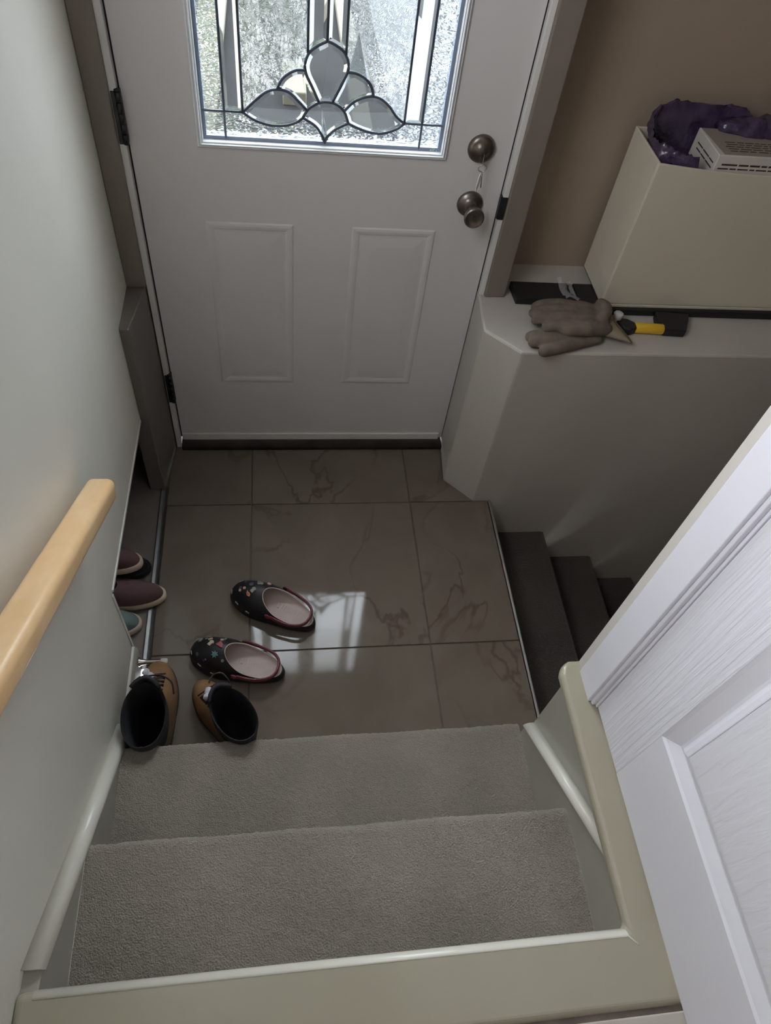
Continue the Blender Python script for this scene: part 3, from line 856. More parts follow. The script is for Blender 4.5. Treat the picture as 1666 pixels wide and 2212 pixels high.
CLOGB = mat('black_foam_clog', (0.010, 0.0095, 0.011), 0.5, var=0.2, vscale=40)
CLOGL = mat('pink_beige_clog_lining', (0.50, 0.41, 0.38), 0.7, var=0.05, vscale=30)
CLOGR = mat('cream_rim', (0.62, 0.52, 0.44), 0.6)
STRAP = mat('maroon_strap', (0.15, 0.03, 0.045), 0.45, var=0.1, vscale=50)
VENT = mat('pale_vent', (0.30, 0.25, 0.23), 0.6)
CH = dict(cream=mat('charm_cream', (0.55, 0.47, 0.32), 0.4), orange=mat('charm_orange', (0.55, 0.20, 0.06), 0.4), grey=mat('charm_grey', (0.22, 0.22, 0.20), 0.4), teal=mat('charm_teal', (0.10, 0.22, 0.20), 0.4), red=mat('charm_red', (0.22, 0.03, 0.04), 0.4), pink=mat('charm_pink', (0.55, 0.33, 0.30), 0.4), blue=mat('charm_slate', (0.07, 0.08, 0.11), 0.4))


def clog(name, loc, ang, label, charms, mirror=1):
    L = 0.262
    root = empty(name, loc, ang); tag(root, label, 'shoe', 'pair of black clogs on the tiles')
    sh = 0.010 * mirror
    O = outline(0, L, 0.0415, 0.0575, shift=sh, waist=0.003, toe=2.25)
    n = len(O)
    O0 = [(x * 0.975 + L * 0.0125, y * 0.95) for x, y in O]
    shell_from([ring3(O0, 0.0), ring3(O, 0.006), ring3(O, 0.017), ring3([(x * 0.99 + L * 0.005, y * 0.975) for x, y in O], 0.021)], CLOGB, 'sole', root, caps=True)
    # rim of the opening
    rx0, rx1 = 0.0085, 0.160
    RM = outline(rx0, rx1, 0.0350, 0.0440, n=n, toe=2.1, heel=2.3, shift=sh * 0.35)

    def rimz(x):
        t = (x - rx0) / (rx1 - rx0)
        return 0.033 + 0.014 * t + 0.040 * t ** 2.6

    lv = []
    K_ = 10
    for k in range(K_ + 1):
        vv = k / K_ * math.pi / 2
        a = 1 - math.cos(vv); s_ = math.sin(vv)
        ring = []
        for (ox, oy), (rx_, ry_) in zip(O, RM):
            hz = rimz(rx_)
            far = min(1, max(0, (ox - rx_ - 0.02) / 0.06))
            e = a ** (1.0 - 0.12 * far); s2 = s_ ** (1.0 - 0.10 * far)
            ring.append((ox + (rx_ - ox) * e, oy + (ry_ - oy) * e, 0.018 + (hz - 0.018) * s2))
        lv.append(ring)
    up = shell_from(lv, CLOGB, 'upper', root)
    # lining: rim, inner wall, foot bed
    inn = outline(0.012, L - 0.022, 0.0355, 0.0495, n=n, shift=sh * 0.8, waist=0.003)
    mid = [((a[0] * 0.45 + b_[0] * 0.55), (a[1] * 0.45 + b_[1] * 0.55)) for a, b_ in zip(RM, inn)]
    r0 = [(x, y, rimz(x)) for x, y in RM]
    r1 = [(x * 0.985 + 0.0012, y * 0.965, rimz(x) + 0.0012) for x, y in RM]
    r2 = [(x * 0.975 + 0.0022, y * 0.945, rimz(x) - 0.002) for x, y in RM]
    shell_from([r0, r1, r2], CLOGR, 'rim', root)
    bed = lambda x: 0.0265 + 0.003 * math.cos(x * 22)
    r3 = [(x, y, 0.55 * rimz(rx_[0]) + 0.45 * bed(x)) for (x, y), rx_ in zip(mid, RM)]
    r4 = [(x, y, bed(x) + 0.003) for x, y in inn]
    r5 = [(0.118 + (x - 0.118) * 0.93, y * 0.88, bed(x)) for x, y in inn]
    r6 = [(0.118 + (x - 0.118) * 0.45, y * 0.42, bed(x) - 0.001) for x, y in inn]
    r7 = [(0.118 + (x - 0.118) * 0.02, y * 0.02, bed(0.118)) for x, y in inn]
    ln = shell_from([r2, r3, r4, r5, r6, r7], CLOGL, 'lining', root, caps=False)
    for k in range(9):
        xx = 0.055 + k * 0.0085
        q = box('footbed_rib', (xx, -0.017, bed(xx) - 0.001), (xx + 0.003, 0.002, bed(xx) + 0.0012), CLOGL, bevel=0.001); q.parent = ln
    # heel strap, folded back
    pts = []
    for k in range(17):
        a = math.radians(-89.5 + 179 * k / 16)
        x = 0.118 - 0.100 * math.cos(a) ** 0.8 if math.cos(a) > 0 else 0.118
        y = 0.0500 * math.copysign(abs(math.sin(a)) ** 0.75, math.sin(a))
        zz = 0.043 + 0.006 * math.cos(a) + 0.010 * max(0, (x - 0.07) / 0.05)
        pts.append((x, y, zz))
    tube('strap', pts, 0.0075, STRAP, root, n=12, flat=0.5)
    for sy in (-1, 1):
        rv = lathe('rivet', [(0.0005, 0.0), (0.0088, 0.0), (0.0085, 0.003), (0.006, 0.005), (0.0005, 0.0055)], STRAP, axis='y', n=20)
        rv.location = (0.122, 0.0490 * sy, 0.049); rv.rotation_euler = (0, 0, 0 if sy < 0 else math.pi); rv.parent = root
    # side vents
    def surf(ang_deg, k):
        i = int(round((ang_deg % 360) / 360 * n)) % n
        return Vector(lv[k][i]), (Vector(lv[k][i]) - Vector((0.16, 0, 0.0))).normalized(), (Vector(lv[k][(i + 1) % n]) - Vector(lv[k][i - 1])).normalized()
    for a_ in (-98, -80, -62, -42, -20, 18, 44, 66):
        p, nn, tt = surf(a_, 2)
        vt = box('vent', (-0.006, -0.0012, -0.0032), (0.006, 0.0012, 0.0032), VENT, up, bevel=0.001)
        vt.location = p; vt.rotation_euler = (0, 0, math.atan2(tt.y, tt.x))
    # charms pushed into the holes of the upper
    V3 = [[Vector(p) for p in r] for r in lv]
    for (cx, cy, kind, colr, sz, rot) in charms:
        best = min(((V3[i][j] - Vector((cx, cy, 0))).to_2d().length, i, j) for i in range(3, K_ + 1) for j in range(n))
        p = V3[best[1]][best[2]]
        i, j = best[1], best[2]
        e1 = V3[i][(j + 1) % n] - V3[i][j - 1]; e2 = V3[min(i + 1, K_)][j] - V3[i - 1][j]
        nn = e1.cross(e2).normalized()
        if nn.z < 0: nn = -nn
        if kind == 'disc': pl_ = [(math.cos(math.pi * 2 * q / 14), math.sin(math.pi * 2 * q / 14)) for q in range(14)]
        elif kind == 'star': pl_ = [((1 if q % 2 == 0 else 0.55) * math.cos(math.pi * q / 7), (1 if q % 2 == 0 else 0.55) * math.sin(math.pi * q / 7)) for q in range(14)]
        elif kind == 'bar': pl_ = [(-1, -0.5), (1, -0.5), (1, 0.5), (-1, 0.5)]
        elif kind == 'hat': pl_ = [(-0.8, -1), (0.8, -1), (0.6, 0.1), (0.25, 1), (-0.5, 0.3)]
        elif kind == 'leaf': pl_ = [(-1, -0.2), (-0.5, -0.55), (0.2, -0.45), (0.6, -0.1), (1.1, 0), (0.7, 0.25), (0.3, 0.5), (-0.4, 0.5)]
        else: pl_ = [(-0.6, -1), (0.6, -1), (0.6, 0.2), (1, 0.3), (0.4, 1), (-0.4, 1), (-1, 0.3), (-0.6, 0.2)]
        ch = prism('charm', [(a * sz, b_ * sz) for a, b_ in pl_], 'z', 0.0, 0.003, CH[colr], up, bevel=0.0007)
        ch.matrix_local = Matrix.Translation(p - nn * 0.0004) @ nn.to_track_quat('Z', 'Y').to_matrix().to_4x4() @ Matrix.Rotation(rot, 4, 'Z')
    return root


def head(a, b_):
    return math.atan2(b_[1] - a[1], b_[0] - a[0])


c1h, c1t = (0.505, -0.862), (0.281, -0.728)
clog('clog', (c1h[0], c1h[1], 0.0), head(c1h, c1t), 'black clog with orange and grey charms, heel in the window reflection', [
    (0.190, 0.012, 'fig', 'grey', 0.0085, 0.5), (0.178, -0.010, 'fig', 'grey', 0.0085, 1.9), (0.196, 0.028, 'star', 'blue', 0.006, 0), (0.206, -0.004, 'disc', 'blue', 0.007, 0),
    (0.214, 0.014, 'disc', 'pink', 0.0042, 0), (0.197, 0.024, 'leaf', 'orange', 0.0095, 2.6), (0.222, 0.026, 'disc', 'cream', 0.0042, 0), (0.163, -0.032, 'disc', 'pink', 0.0062, 0), (0.169, -0.034, 'disc', 'cream', 0.0045, 0),
    (0.186, -0.022, 'bar', 'grey', 0.0050, 0.3), (0.228, -0.006, 'bar', 'blue', 0.0055, 1.0), (0.232, 0.014, 'star', 'blue', 0.0055, 1.0)], mirror=1)
c2h, c2t = (0.4200, -0.999), (0.1620, -0.925)
clog('clog', (c2h[0], c2h[1], 0.0), head(c2h, c2t), 'black clog with red hat and teal charms, nearer the boots', [
    (0.178, 0.010, 'star', 'teal', 0.0105, 0.2), (0.170, -0.010, 'hat', 'red', 0.0105, 0.4), (0.176, -0.024, 'disc', 'pink', 0.0045, 0), (0.205, -0.012, 'fig', 'cream', 0.0085, 1.6), (0.206, -0.028, 'bar', 'cream', 0.0058, 0.2),
    (0.232, -0.020, 'fig', 'grey', 0.0068, 2.3), (0.220, -0.030, 'bar', 'grey', 0.0038, 0), (0.158, 0.026, 'disc', 'grey', 0.004, 0), (0.168, -0.038, 'bar', 'grey', 0.006, 1.3), (0.232, 0.012, 'star', 'blue', 0.0055, 1), (0.205, 0.026, 'bar', 'blue', 0.005, 1)], mirror=-1)

TANL = mat('tan_nubuck', (0.22, 0.12, 0.05), 0.7, var=0.15, vscale=25)
BOOTD = mat('dark_boot_shaft', (0.014, 0.013, 0.016), 0.75, var=0.3, vscale=30)
BOOTI = mat('black_boot_inside', (0.006, 0.006, 0.007), 0.9)
SOLEB = mat('brown_rubber_sole', (0.07, 0.045, 0.03), 0.7)
LACE = mat('dark_lace', (0.035, 0.02, 0.015), 0.7)


def boot(name, loc, ang, label, lock, tongue_tilt=0.0, L=0.285):
    root = empty(name, loc, ang); tag(root, label, 'boot', 'pair of tan winter boots at the foot of the steps')
    k = L / 0.285
    O = outline(0, L, 0.040 * k, 0.053 * k, toe=2.3, heel=2.3, waist=0.004)
    shell_from([ring3([(x * 0.98 + 0.003, y * 0.95) for x, y in O], 0.0), ring3(O, 0.006), ring3(O, 0.024), ring3([(x * 0.985 + 0.002, y * 0.96) for x, y in O], 0.028)], SOLEB, 'sole', root, caps=True)
    def lev(x1, wb, wf, z, x0=0.004, zt=0):
        return [(x, y, z + zt * (x / x1)) for x, y in outline(x0, x1 * k, wb * k, wf * k, toe=2.15, heel=2.2)]
    shell_from([lev(0.281, 0.037, 0.051, 0.026), lev(0.283, 0.0385, 0.052, 0.045), lev(0.272, 0.039, 0.050, 0.064, zt=-0.002), lev(0.245, 0.039, 0.044, 0.080, zt=0.0), lev(0.205, 0.040, 0.041, 0.092, zt=0.006), lev(0.172, 0.041, 0.041, 0.104, zt=0.012)], TANL, 'vamp', root, caps=False)
    sh = [lev(0.175, 0.041, 0.0415, 0.100, zt=0.012), lev(0.158, 0.043, 0.043, 0.125, x0=0.002, zt=0.012), lev(0.150, 0.046, 0.046, 0.165, x0=-0.002, zt=0.010), lev(0.152, 0.050, 0.050, 0.205, x0=-0.006, zt=-0.004), lev(0.150, 0.050, 0.050, 0.213, x0=-0.006, zt=-0.004)]
    shell_from(sh, BOOTD, 'shaft', root)
    shell_from([lev(0.150, 0.050, 0.050, 0.213, x0=-0.006, zt=-0.004), lev(0.144, 0.045, 0.045, 0.211, x0=0.0, zt=-0.004), lev(0.142, 0.041, 0.041, 0.16, x0=0.002), lev(0.15, 0.036, 0.036, 0.05, x0=0.01), lev(0.09, 0.004, 0.004, 0.045, x0=0.08)], BOOTI, 'lining', root)
    # tongue
    tv = []
    for i in range(7):
        t = i / 6
        for j in range(7):
            s_ = j / 6 - 0.5
            tv.append(((0.176 - 0.020 * t) * k - 0.02 * (s_ ** 2) * 4, s_ * (0.052 + 0.016 * t), 0.115 + 0.115 * t + 0.006 * math.cos(s_ * 3) - 0.02 * s_ * s_))
    tf = [(i * 7 + j, i * 7 + j + 1, (i + 1) * 7 + j + 1, (i + 1) * 7 + j) for i in range(6) for j in range(6)]
    o = add('tongue', pyd('tongue', tv, tf), BOOTD, root, smooth=True)
    sd = o.modifiers.new('s', 'SOLIDIFY'); sd.thickness = 0.008
    # laces
    for q in range(4):
        x = (0.212 - q * 0.013) * k; z = 0.103 + q * 0.008
        for sg in (-1, 1):
            tube('lace', spline([(x + 0.006, -0.026 * sg, z - 0.004), (x, 0.0, z + 0.007), (x - 0.010, 0.026 * sg, z + 0.001)], 5), 0.0022, LACE, root, n=6)
    tube('lace', spline(lock[1], 6), 0.0022, LACE, root, n=6)
    cl = lathe('cord_lock', [(0.0005, 0), (0.0075, 0.0), (0.0085, 0.003), (0.0085, 0.013), (0.0068, 0.0145), (0.0068, 0.018), (0.0092, 0.020), (0.0092, 0.028), (0.007, 0.030), (0.0005, 0.030)], mat('white_cord_lock', (0.72, 0.72, 0.80), 0.4), root, axis='x', n=18)
    cl.location = lock[0]; cl.rotation_euler = (0.2, -0.25, lock[2]); cl['label'] = 'white plastic cord lock'
    return root


boot('winter_boot', (0.107, -1.236, 0), math.radians(92), 'tan and black winter boot nearest the left wall',
     ((0.194, -0.002, 0.128), [(0.200, 0.004, 0.130), (0.195, 0.010, 0.140), (0.190, -0.022, 0.150), (0.175, -0.047, 0.140), (0.150, -0.052, 0.125)], math.radians(50)), L=0.283)
boot('winter_boot', (0.340, -1.228, 0), head((0.340, -1.228), (0.196, -1.018)), 'tan and black winter boot farther from the left wall, below the clogs',
     ((0.172, 0.004, 0.156), [(0.186, -0.004, 0.152), (0.196, -0.022, 0.156), (0.188, -0.040, 0.158), (0.170, -0.046, 0.148), (0.160, -0.046, 0.130)], math.radians(140)), L=0.256)


def sneaker(name, loc, ang, label, um, sm_, collar, L=0.27, tilt=0.0, cap=None, cat='shoe'):
    root = empty(name, loc, ang); tag(root, label, cat, 'shoes in the low cubby')
    root.rotation_euler = (tilt, 0, ang)
    O = outline(0, L, 0.034, 0.046, toe=2.3, heel=2.3, waist=0.004)
    O2 = [(x * 0.985 + 0.002, y * 0.95) for x, y in O]
    shell_from([ring3(O2, 0.0), ring3(O, 0.004), ring3(O, 0.022), ring3([(x * 0.97 + 0.004, y * 0.9) for x, y in O], 0.026)], sm_, 'sole', root, caps=True)
    def lev(x1, wb, wf, z, zt=0.0, x0=0.008):
        return [(x, y, z + zt * (x / x1)) for x, y in outline(x0, x1, wb, wf, toe=2.2, heel=2.2)]
    shell_from([lev(L - 0.007, 0.030, 0.042, 0.022), lev(L - 0.010, 0.031, 0.041, 0.036), lev(L - 0.024, 0.031, 0.037, 0.050, zt=-0.002), lev(L - 0.065, 0.031, 0.033, 0.060, zt=0.0), lev(L - 0.115, 0.030, 0.030, 0.070, zt=0.002), lev(L - 0.122, 0.027, 0.027, 0.072, zt=0.002)], um, 'upper', root)
    shell_from([lev(L - 0.122, 0.027, 0.027, 0.072, zt=0.002), lev(L - 0.128, 0.024, 0.024, 0.066, x0=0.012), lev(L - 0.12, 0.022, 0.022, 0.034, x0=0.016), lev(0.08, 0.004, 0.004, 0.032, x0=0.07)], collar, 'lining', root)
    for q in range(4 if um is TEAL else 0):
        x = L - 0.075 - 0.014 * q; z = 0.062 + 0.003 * q
        tube('lace', [(x, -0.018, z - 0.002), (x - 0.002, 0, z + 0.004), (x - 0.004, 0.018, z - 0.002)], 0.0022, sm_ if um is not TEAL else collar, root, n=6)
    if cap:
        oc = [(x, y, z + 0.0012) for x, y, z in lev(L - 0.006, 0.031, 0.043, 0.024)]
    return root


MAROON = mat('maroon_canvas', (0.105, 0.05, 0.052), 0.8, var=0.1, vscale=60)
TEAL = mat('grey_teal_mesh', (0.17, 0.21, 0.20), 0.7, col2=(0.10, 0.17, 0.155), vscale=30, bump=0.4, bscale=600)
OFFW = mat('off_white_rubber', (0.55, 0.45, 0.34), 0.6, var=0.06, vscale=30)
BLKC = mat('black_canvas', (0.008, 0.008, 0.009), 0.85)
sneaker('slip_on_shoe', (-0.225, -0.642, 0), math.radians(-2), 'black shoe lying under the upper maroon shoe in the cubby', BLKC, BLKC, BLKC)
sneaker('canvas_shoe', (-0.232, -0.655, 0.0755), math.radians(-6), 'maroon shoe with off-white sole stacked on the black shoe', MAROON, OFFW, BLKC, tilt=-0.06)
sneaker('canvas_shoe', (-0.176, -0.742, 0), math.radians(0), 'maroon shoe with off-white sole poking out over the metal strip', MAROON, OFFW, BLKC)
sneaker('running_shoe', (-0.232, -0.838, 0), math.radians(2), 'grey teal running shoe at the near end of the cubby', TEAL, OFFW, BLKC)

# ------------------------------------------------------------------ things on the ledge
cab = empty('shoe_cabinet', (1.56, -0.15, 0.647)); tag(cab, 'cream plastic wall cabinet with open top standing on the ledge', 'cabinet')


def CB(o): return local(cab, o)


cx0, cx1, cy0, cy1, cz0, cz1 = 1.298, 1.842, -0.2385, -0.058, 0.647, 1.046
CB(boxes('body', [((cx0, cy0 + 0.006, cz0), (cx0 + 0.006, cy1, cz1)), ((cx1 - 0.006, cy0 + 0.006, cz0), (cx1, cy1, cz1)), ((cx0, cy1 - 0.005, cz0), (cx1, cy1, cz1)), ((cx0, cy0 + 0.006, cz0), (cx1, cy1, cz0 + 0.006)),
                 ((cx0 + 0.004, cy0 + 0.008, 0.955), (cx1 - 0.004, cy1 - 0.004, 0.961))], CREAMP, bevel=0.002))
# front flap, its top edge dips in a shallow curve
pts = [(cx0, cz0 + 0.008), (cx1, cz0 + 0.008)]
for k in range(17):
    t = k / 16
    pts.append((cx1 + (cx0 - cx1) * t, cz1 - 0.016 * math.sin(math.pi * min(1, max(0, t)))))
CB(prism('front_flap', pts, 'y', cy0, cy0 + 0.006, CREAMP, bevel=0.0015))
CB(boxes('front_lip', [((cx0 - 0.001, cy0 - 0.002, cz0 - 0.001), (cx1, cy0 + 0.006, cz0 + 0.0065))], CREAMP, bevel=0.001))

trayk = prism('boot_tray', [(1.243, -0.252), (1.9, -0.258), (1.9, -0.140), (1.243, -0.138)], 'z', LEDGE, 0.6465, BLACKP, bevel=0.004)
tag(trayk, 'flat black tray under the cream cabinet on the ledge', 'tray')
case = prism('black_case', [(1.064, -0.215), (1.238, -0.222), (1.238, -0.142), (1.060, -0.140)], 'z', LEDGE, LEDGE + 0.022, BLACKP, bevel=0.003)
tag(case, 'black flat case on the ledge beside the front door casing', 'case')
# clear wrap
PLASTIC = bpy.data.materials.new('clear_plastic'); PLASTIC.use_nodes = True
_p = PLASTIC.node_tree.nodes['Principled BSDF']; _p.inputs['Base Color'].default_value = (0.8, 0.8, 0.82, 1); _p.inputs['Roughness'].default_value = 0.2; _p.inputs['Alpha'].default_value = 0.28
wr = empty('plastic_wrap', (1.21, -0.17, LEDGE + 0.022)); tag(wr, 'crumpled clear plastic wrap lying on the black case', 'wrap')
bmv = []; bmf = []
for i in range(13):
    for j in range(11):
        x = -0.016 + 0.040 * i / 12; y = -0.052 + 0.085 * j / 10
        x += 0.018 * max(0, (0.4 - j / 10))
        bmv.append((x, y, 0.003 + 0.016 * abs(noise.noise(Vector((x * 55, y * 45, 3.3)))) + 0.006 * math.sin(i * 0.5)))
bmf = [(i * 11 + j, i * 11 + j + 1, (i + 1) * 11 + j + 1, (i + 1) * 11 + j) for i in range(12) for j in range(10)]
o = add('wrap_sheet', pyd('wrap_sheet', bmv, bmf), PLASTIC, wr, smooth=False)

# gloves
SUEDE = mat('grey_brown_suede', (0.15, 0.117, 0.092), 0.9, var=0.18, vscale=35, bump=0.5, bscale=350)
CUFF = mat('tan_cuff', (0.24, 0.195, 0.135), 0.8, var=0.05)


def blob_glove(root, chains, name='body', vox=0.0042):
    v = []; f = []
    for pts, r in chains:
        sp = spline(pts, 4); m_ = len(sp); rr = []
        for i in range(m_):
            t = i / (m_ - 1) * (len(r) - 1); a = int(min(t, len(r) - 2)); rr.append(r[a] + (r[a + 1] - r[a]) * (t - a))
        # round ends
        d0 = (sp[0] - sp[1]).normalized(); d1 = (sp[-1] - sp[-2]).normalized()
        sp = [sp[0] + d0 * rr[0] * 0.9, sp[0] + d0 * rr[0] * 0.6] + sp + [sp[-1] + d1 * rr[-1] * 0.6, sp[-1] + d1 * rr[-1] * 0.9]
        rr = [rr[0] * 0.4, rr[0] * 0.8] + rr + [rr[-1] * 0.8, rr[-1] * 0.4]
        tv, tf = tube_mesh(sp, rr, 12)
        b = len(v); v += tv; f += [tuple(b + q for q in ff) for ff in tf]
    o = add(name, fixn(pyd(name, v, f)), SUEDE, root, smooth=True)
    rm = o.modifiers.new('remesh', 'REMESH'); rm.mode = 'VOXEL'; rm.voxel_size = vox; rm.use_smooth_shade = True
    s = o.modifiers.new('smooth', 'SMOOTH'); s.factor = 0.5; s.iterations = 3
    return o


# upper glove: fingers to the left, thumb and cuff to the right
gl = empty('work_glove', (1.20, -0.325, LEDGE + 0.008)); tag(gl, 'grey suede work glove with tan cuff lying on the ledge, upper one', 'glove', 'pair of work gloves on the ledge')
ch = []
for k, (yy, xe, zz) in enumerate(((0.060, -0.098, 0.030), (0.030, -0.112, 0.034), (0.000, -0.112, 0.034), (-0.030, -0.092, 0.032))):
    ch.append(([(0.03, yy * 0.75, 0.030), (-0.03, yy * 0.95, zz + 0.004), (xe * 0.8, yy, zz), (xe, yy - 0.002, zz - 0.006)], [0.018, 0.0175, 0.0155, 0.014]))
for yy in (-0.035, -0.01, 0.015, 0.04):
    ch.append(([(-0.04, yy * 1.1, 0.028), (0.02, yy, 0.033), (0.075, yy * 0.85, 0.026)], [0.020, 0.024, 0.018]))
ch.append(([(0.045, -0.02, 0.032), (0.070, 0.0, 0.045), (0.078, 0.022, 0.052), (0.074, 0.046, 0.050)], [0.018, 0.020, 0.019, 0.015]))
blob_glove(gl, ch)
# flattened flared cuff
cv = []
for i in range(6):
    t = i / 5; xx = 0.076 + 0.050 * t; hw_ = 0.036 + 0.010 * t
    ring = []
    for j in range(20):
        a = 2 * math.pi * j / 20
        ring.append((xx + (-0.030 * max(0, math.sin(a * 0.5)) * 0 + 0.018 * math.cos(a + 2.2) * t), hw_ * math.cos(a) - 0.006 - 0.02 * t, 0.018 + (0.015 - 0.006 * t) * math.sin(a)))
    cv.append(ring)
v, f = loft(cv, caps=False)
o = add('cuff', fixn(pyd('cuff', v, f)), CUFF, gl, smooth=True); sd = o.modifiers.new('s', 'SOLIDIFY'); sd.thickness = 0.002
# lower glove peeking out on the near side
g2 = empty('work_glove', (1.172, -0.393, LEDGE)); tag(g2, 'grey suede work glove underneath, hanging a little over the ledge edge', 'glove', 'pair of work gloves on the ledge')
ch = [([(0.085, 0.020, 0.013), (0.02, 0.000, 0.016), (-0.04, -0.022, 0.017), (-0.080, -0.034, 0.018)], [0.011, 0.015, 0.0165, 0.0165]),
      ([(0.05, 0.03, 0.014), (-0.02, 0.016, 0.017), (-0.075, 0.004, 0.018), (-0.100, 0.000, 0.018)], [0.013, 0.0165, 0.017, 0.0155]),
      ([(0.02, 0.035, 0.016), (-0.04, 0.030, 0.018), (-0.090, 0.026, 0.017), (-0.104, 0.024, 0.016)], [0.013, 0.016, 0.016, 0.014])]
blob_glove(g2, ch)

# hand tool
tool = empty('hand_tool', (1.418, -0.318, LEDGE)); tag(tool, 'black hand tool with a yellow grip lying on the ledge below the cabinet', 'tool')
YEL = mat('yellow_grip', (0.72, 0.44, 0.035), 0.4)
rot = math.radians(-9)
t0 = empty('x')
bpy.data.objects.remove(t0)


def TL(o):
    o.parent = tool
    return o


TL(lathe('yellow_handle', [(0.0005, -0.042), (0.0125, -0.042), (0.0142, -0.040), (0.0142, 0.034), (0.0128, 0.037), (0.0005, 0.037)], YEL, loc=(0.0, -0.006, 0.0145), axis='x', n=24))
TL(prism('black_nose', [(-0.086, 0.024), (-0.060, 0.022), (-0.040, 0.008), (-0.040, -0.016), (-0.060, -0.026), (-0.080, -0.018), (-0.088, 0.006)], 'z', 0.001, 0.022, BLACKP, bevel=0.004))
TL(prism('black_head', [(0.036, -0.018), (0.036, 0.004), (0.026, 0.036), (0.030, 0.060), (0.128, 0.060), (0.118, 0.030), (0.098, -0.018)], 'z', 0.001, 0.024, BLACKP, bevel=0.004))
tool.rotation_euler = (0, 0, math.radians(-4))
bc = lathe('bottle_cap', [(0.0005, 0.0), (0.0125, 0.0), (0.0135, 0.001), (0.0135, 0.014), (0.012, 0.016), (0.0005, 0.0162)], mat('translucent_white_cap', (0.62, 0.62, 0.60), 0.4), loc=(0, 0, 0), n=10)
bc.location = (1.330, -0.292, LEDGE + 0.0225)
tag(bc, 'small white plastic cap between the glove cuff and the yellow tool', 'cap')

# contents of the cabinet: purple bag and printed paper box
PURP = mat('purple_plastic_bag', (0.085, 0.055, 0.115), 0.24, col2=(0.04, 0.025, 0.055), vscale=22, spec=0.6, bump=0.6, bscale=70, bdist=0.004)
bag = empty('plastic_bag', (1.45, -0.148, 0.9625)); tag(bag, 'crumpled purple plastic bag lining the open cabinet top', 'bag')
v = []; f = []
nu, nv = 90, 26
for i in range(nu):
    a = 2 * math.pi * i / nu
    for j in range(nv + 1):
        t = j / nv
        # from the inside bottom up over the rim and a roll outwards
        rx, ry = 0.16, 0.082
        e = 3.2
        cx_ = math.copysign(abs(math.cos(a)) ** (2 / e), math.cos(a)); sy_ = math.copysign(abs(math.sin(a)) ** (2 / e), math.sin(a))
        back = max(0, math.sin(a)); left = max(0, -math.cos(a)); right = max(0, math.cos(a))
        if t < 0.35:
            k = t / 0.35; rr_ = 0.83 * k; zz = 0.006
        elif t < 0.7:
            k = (t - 0.35) / 0.35; rr_ = 0.83 + 0.08 * k; zz = 0.006 + (0.082 + 0.040 * back + 0.016 * left + 0.01 * right * back) * k
        else:
            k = (t - 0.7) / 0.3; rr_ = 0.91 + 0.09 * math.sin(k * math.pi / 2); zz = 0.088 + 0.040 * back + 0.016 * left + 0.01 * right * back - 0.03 * k * k
        zz += 0.020 * back * min(1, max(0, (t - 0.35) / 0.35))
        if math.cos(a) > -0.15 and math.sin(a) < 0.3: zz = min(zz, 0.030)
        p = Vector((cx_ * rx * rr_, sy_ * ry * rr_, zz))
        q = noise.noise_vector(Vector((p.x * 28, p.y * 28, a * 2 + t * 5))) * 0.011 + noise.noise_vector(Vector((p.x * 75, p.y * 75, t * 11 + a * 3))) * 0.007
        p += Vector((q.x * 0.6, q.y * 0.5, abs(q.z) * 1.3))
        p.y = max(-0.082, min(0.083, p.y)); p.x = max(-0.144, p.x)
        v.append(tuple(p))
for i in range(nu):
    for j in range(nv):
        k = (i + 1) % nu
        f.append((i * (nv + 1) + j, k * (nv + 1) + j, k * (nv + 1) + j + 1, i * (nv + 1) + j + 1))
o = add('bag_liner', fixn(pyd('bag_liner', v, f)), PURP, bag, smooth=True)
# loose bag bunched up behind the paper box
v = []; f = []
for i in range(40):
    t = i / 39; cxx = 0.04 + 0.32 * t
    r_ = 0.016 + 0.018 * math.sin(math.pi * min(1, t * 1.05)) ** 0.7
    for j in range(20):
        a = 2 * math.pi * j / 20
        p = Vector((cxx, 0.052 + r_ * 1.15 * math.cos(a) - 0.01 * t, 0.110 + r_ * 0.9 * math.sin(a)))
        q = noise.noise_vector(p * 38) * 0.010 + noise.noise_vector(p * 110) * 0.004
        v.append(tuple(p + q))
for i in range(39):
    for j in range(20):
        k = (j + 1) % 20; f.append((i * 20 + j, i * 20 + k, (i + 1) * 20 + k, (i + 1) * 20 + j))
f.append(tuple(range(19, -1, -1))); f.append(tuple(780 + j for j in range(20)))
o = add('bag_bunch', fixn(pyd('bag_bunch', v, f)), PURP, bag, smooth=True)

pb = empty('paper_box', (1.60, -0.155, 0.9965)); tag(pb, 'white printed paper box lying on the purple bag in the cabinet', 'box')
PAPW = mat('white_card', (0.66, 0.61, 0.56), 0.6); PAPG = mat('buff_card_top', (0.34, 0.29, 0.25), 0.6); INK = mat('dark_ink', (0.05, 0.035, 0.035), 0.7)
bx0, bx1, by0, by1, bz = -0.158, 0.16, -0.072, 0.060, 0.064
o = box('carton', (bx0, by0, 0), (bx1, by1, bz), PAPW, pb, bevel=0.002)
ct = o
o = prism('top_print', [(bx0 + 0.014, by0 + 0.003), (bx1 - 0.003, by0 + 0.003), (bx1 - 0.003, by1 - 0.003), (bx0 + 0.004, by1 - 0.003)], 'z', bz - 0.001, bz + 0.0004, PAPG, ct)
yy = by0 + 0.020
for row in range(5):
    xx = bx0 + 0.028 + (4 - row) * 0.0 + R.uniform(0, 0.012)
    while xx < bx1 - 0.03:
        wv = R.uniform(0.010, 0.030)
        box('print_line', (xx, yy, bz + 0.0002), (xx + wv, yy + 0.0032, bz + 0.0007), INK, ct); xx += wv + R.uniform(0.003, 0.008)
    yy += 0.0105
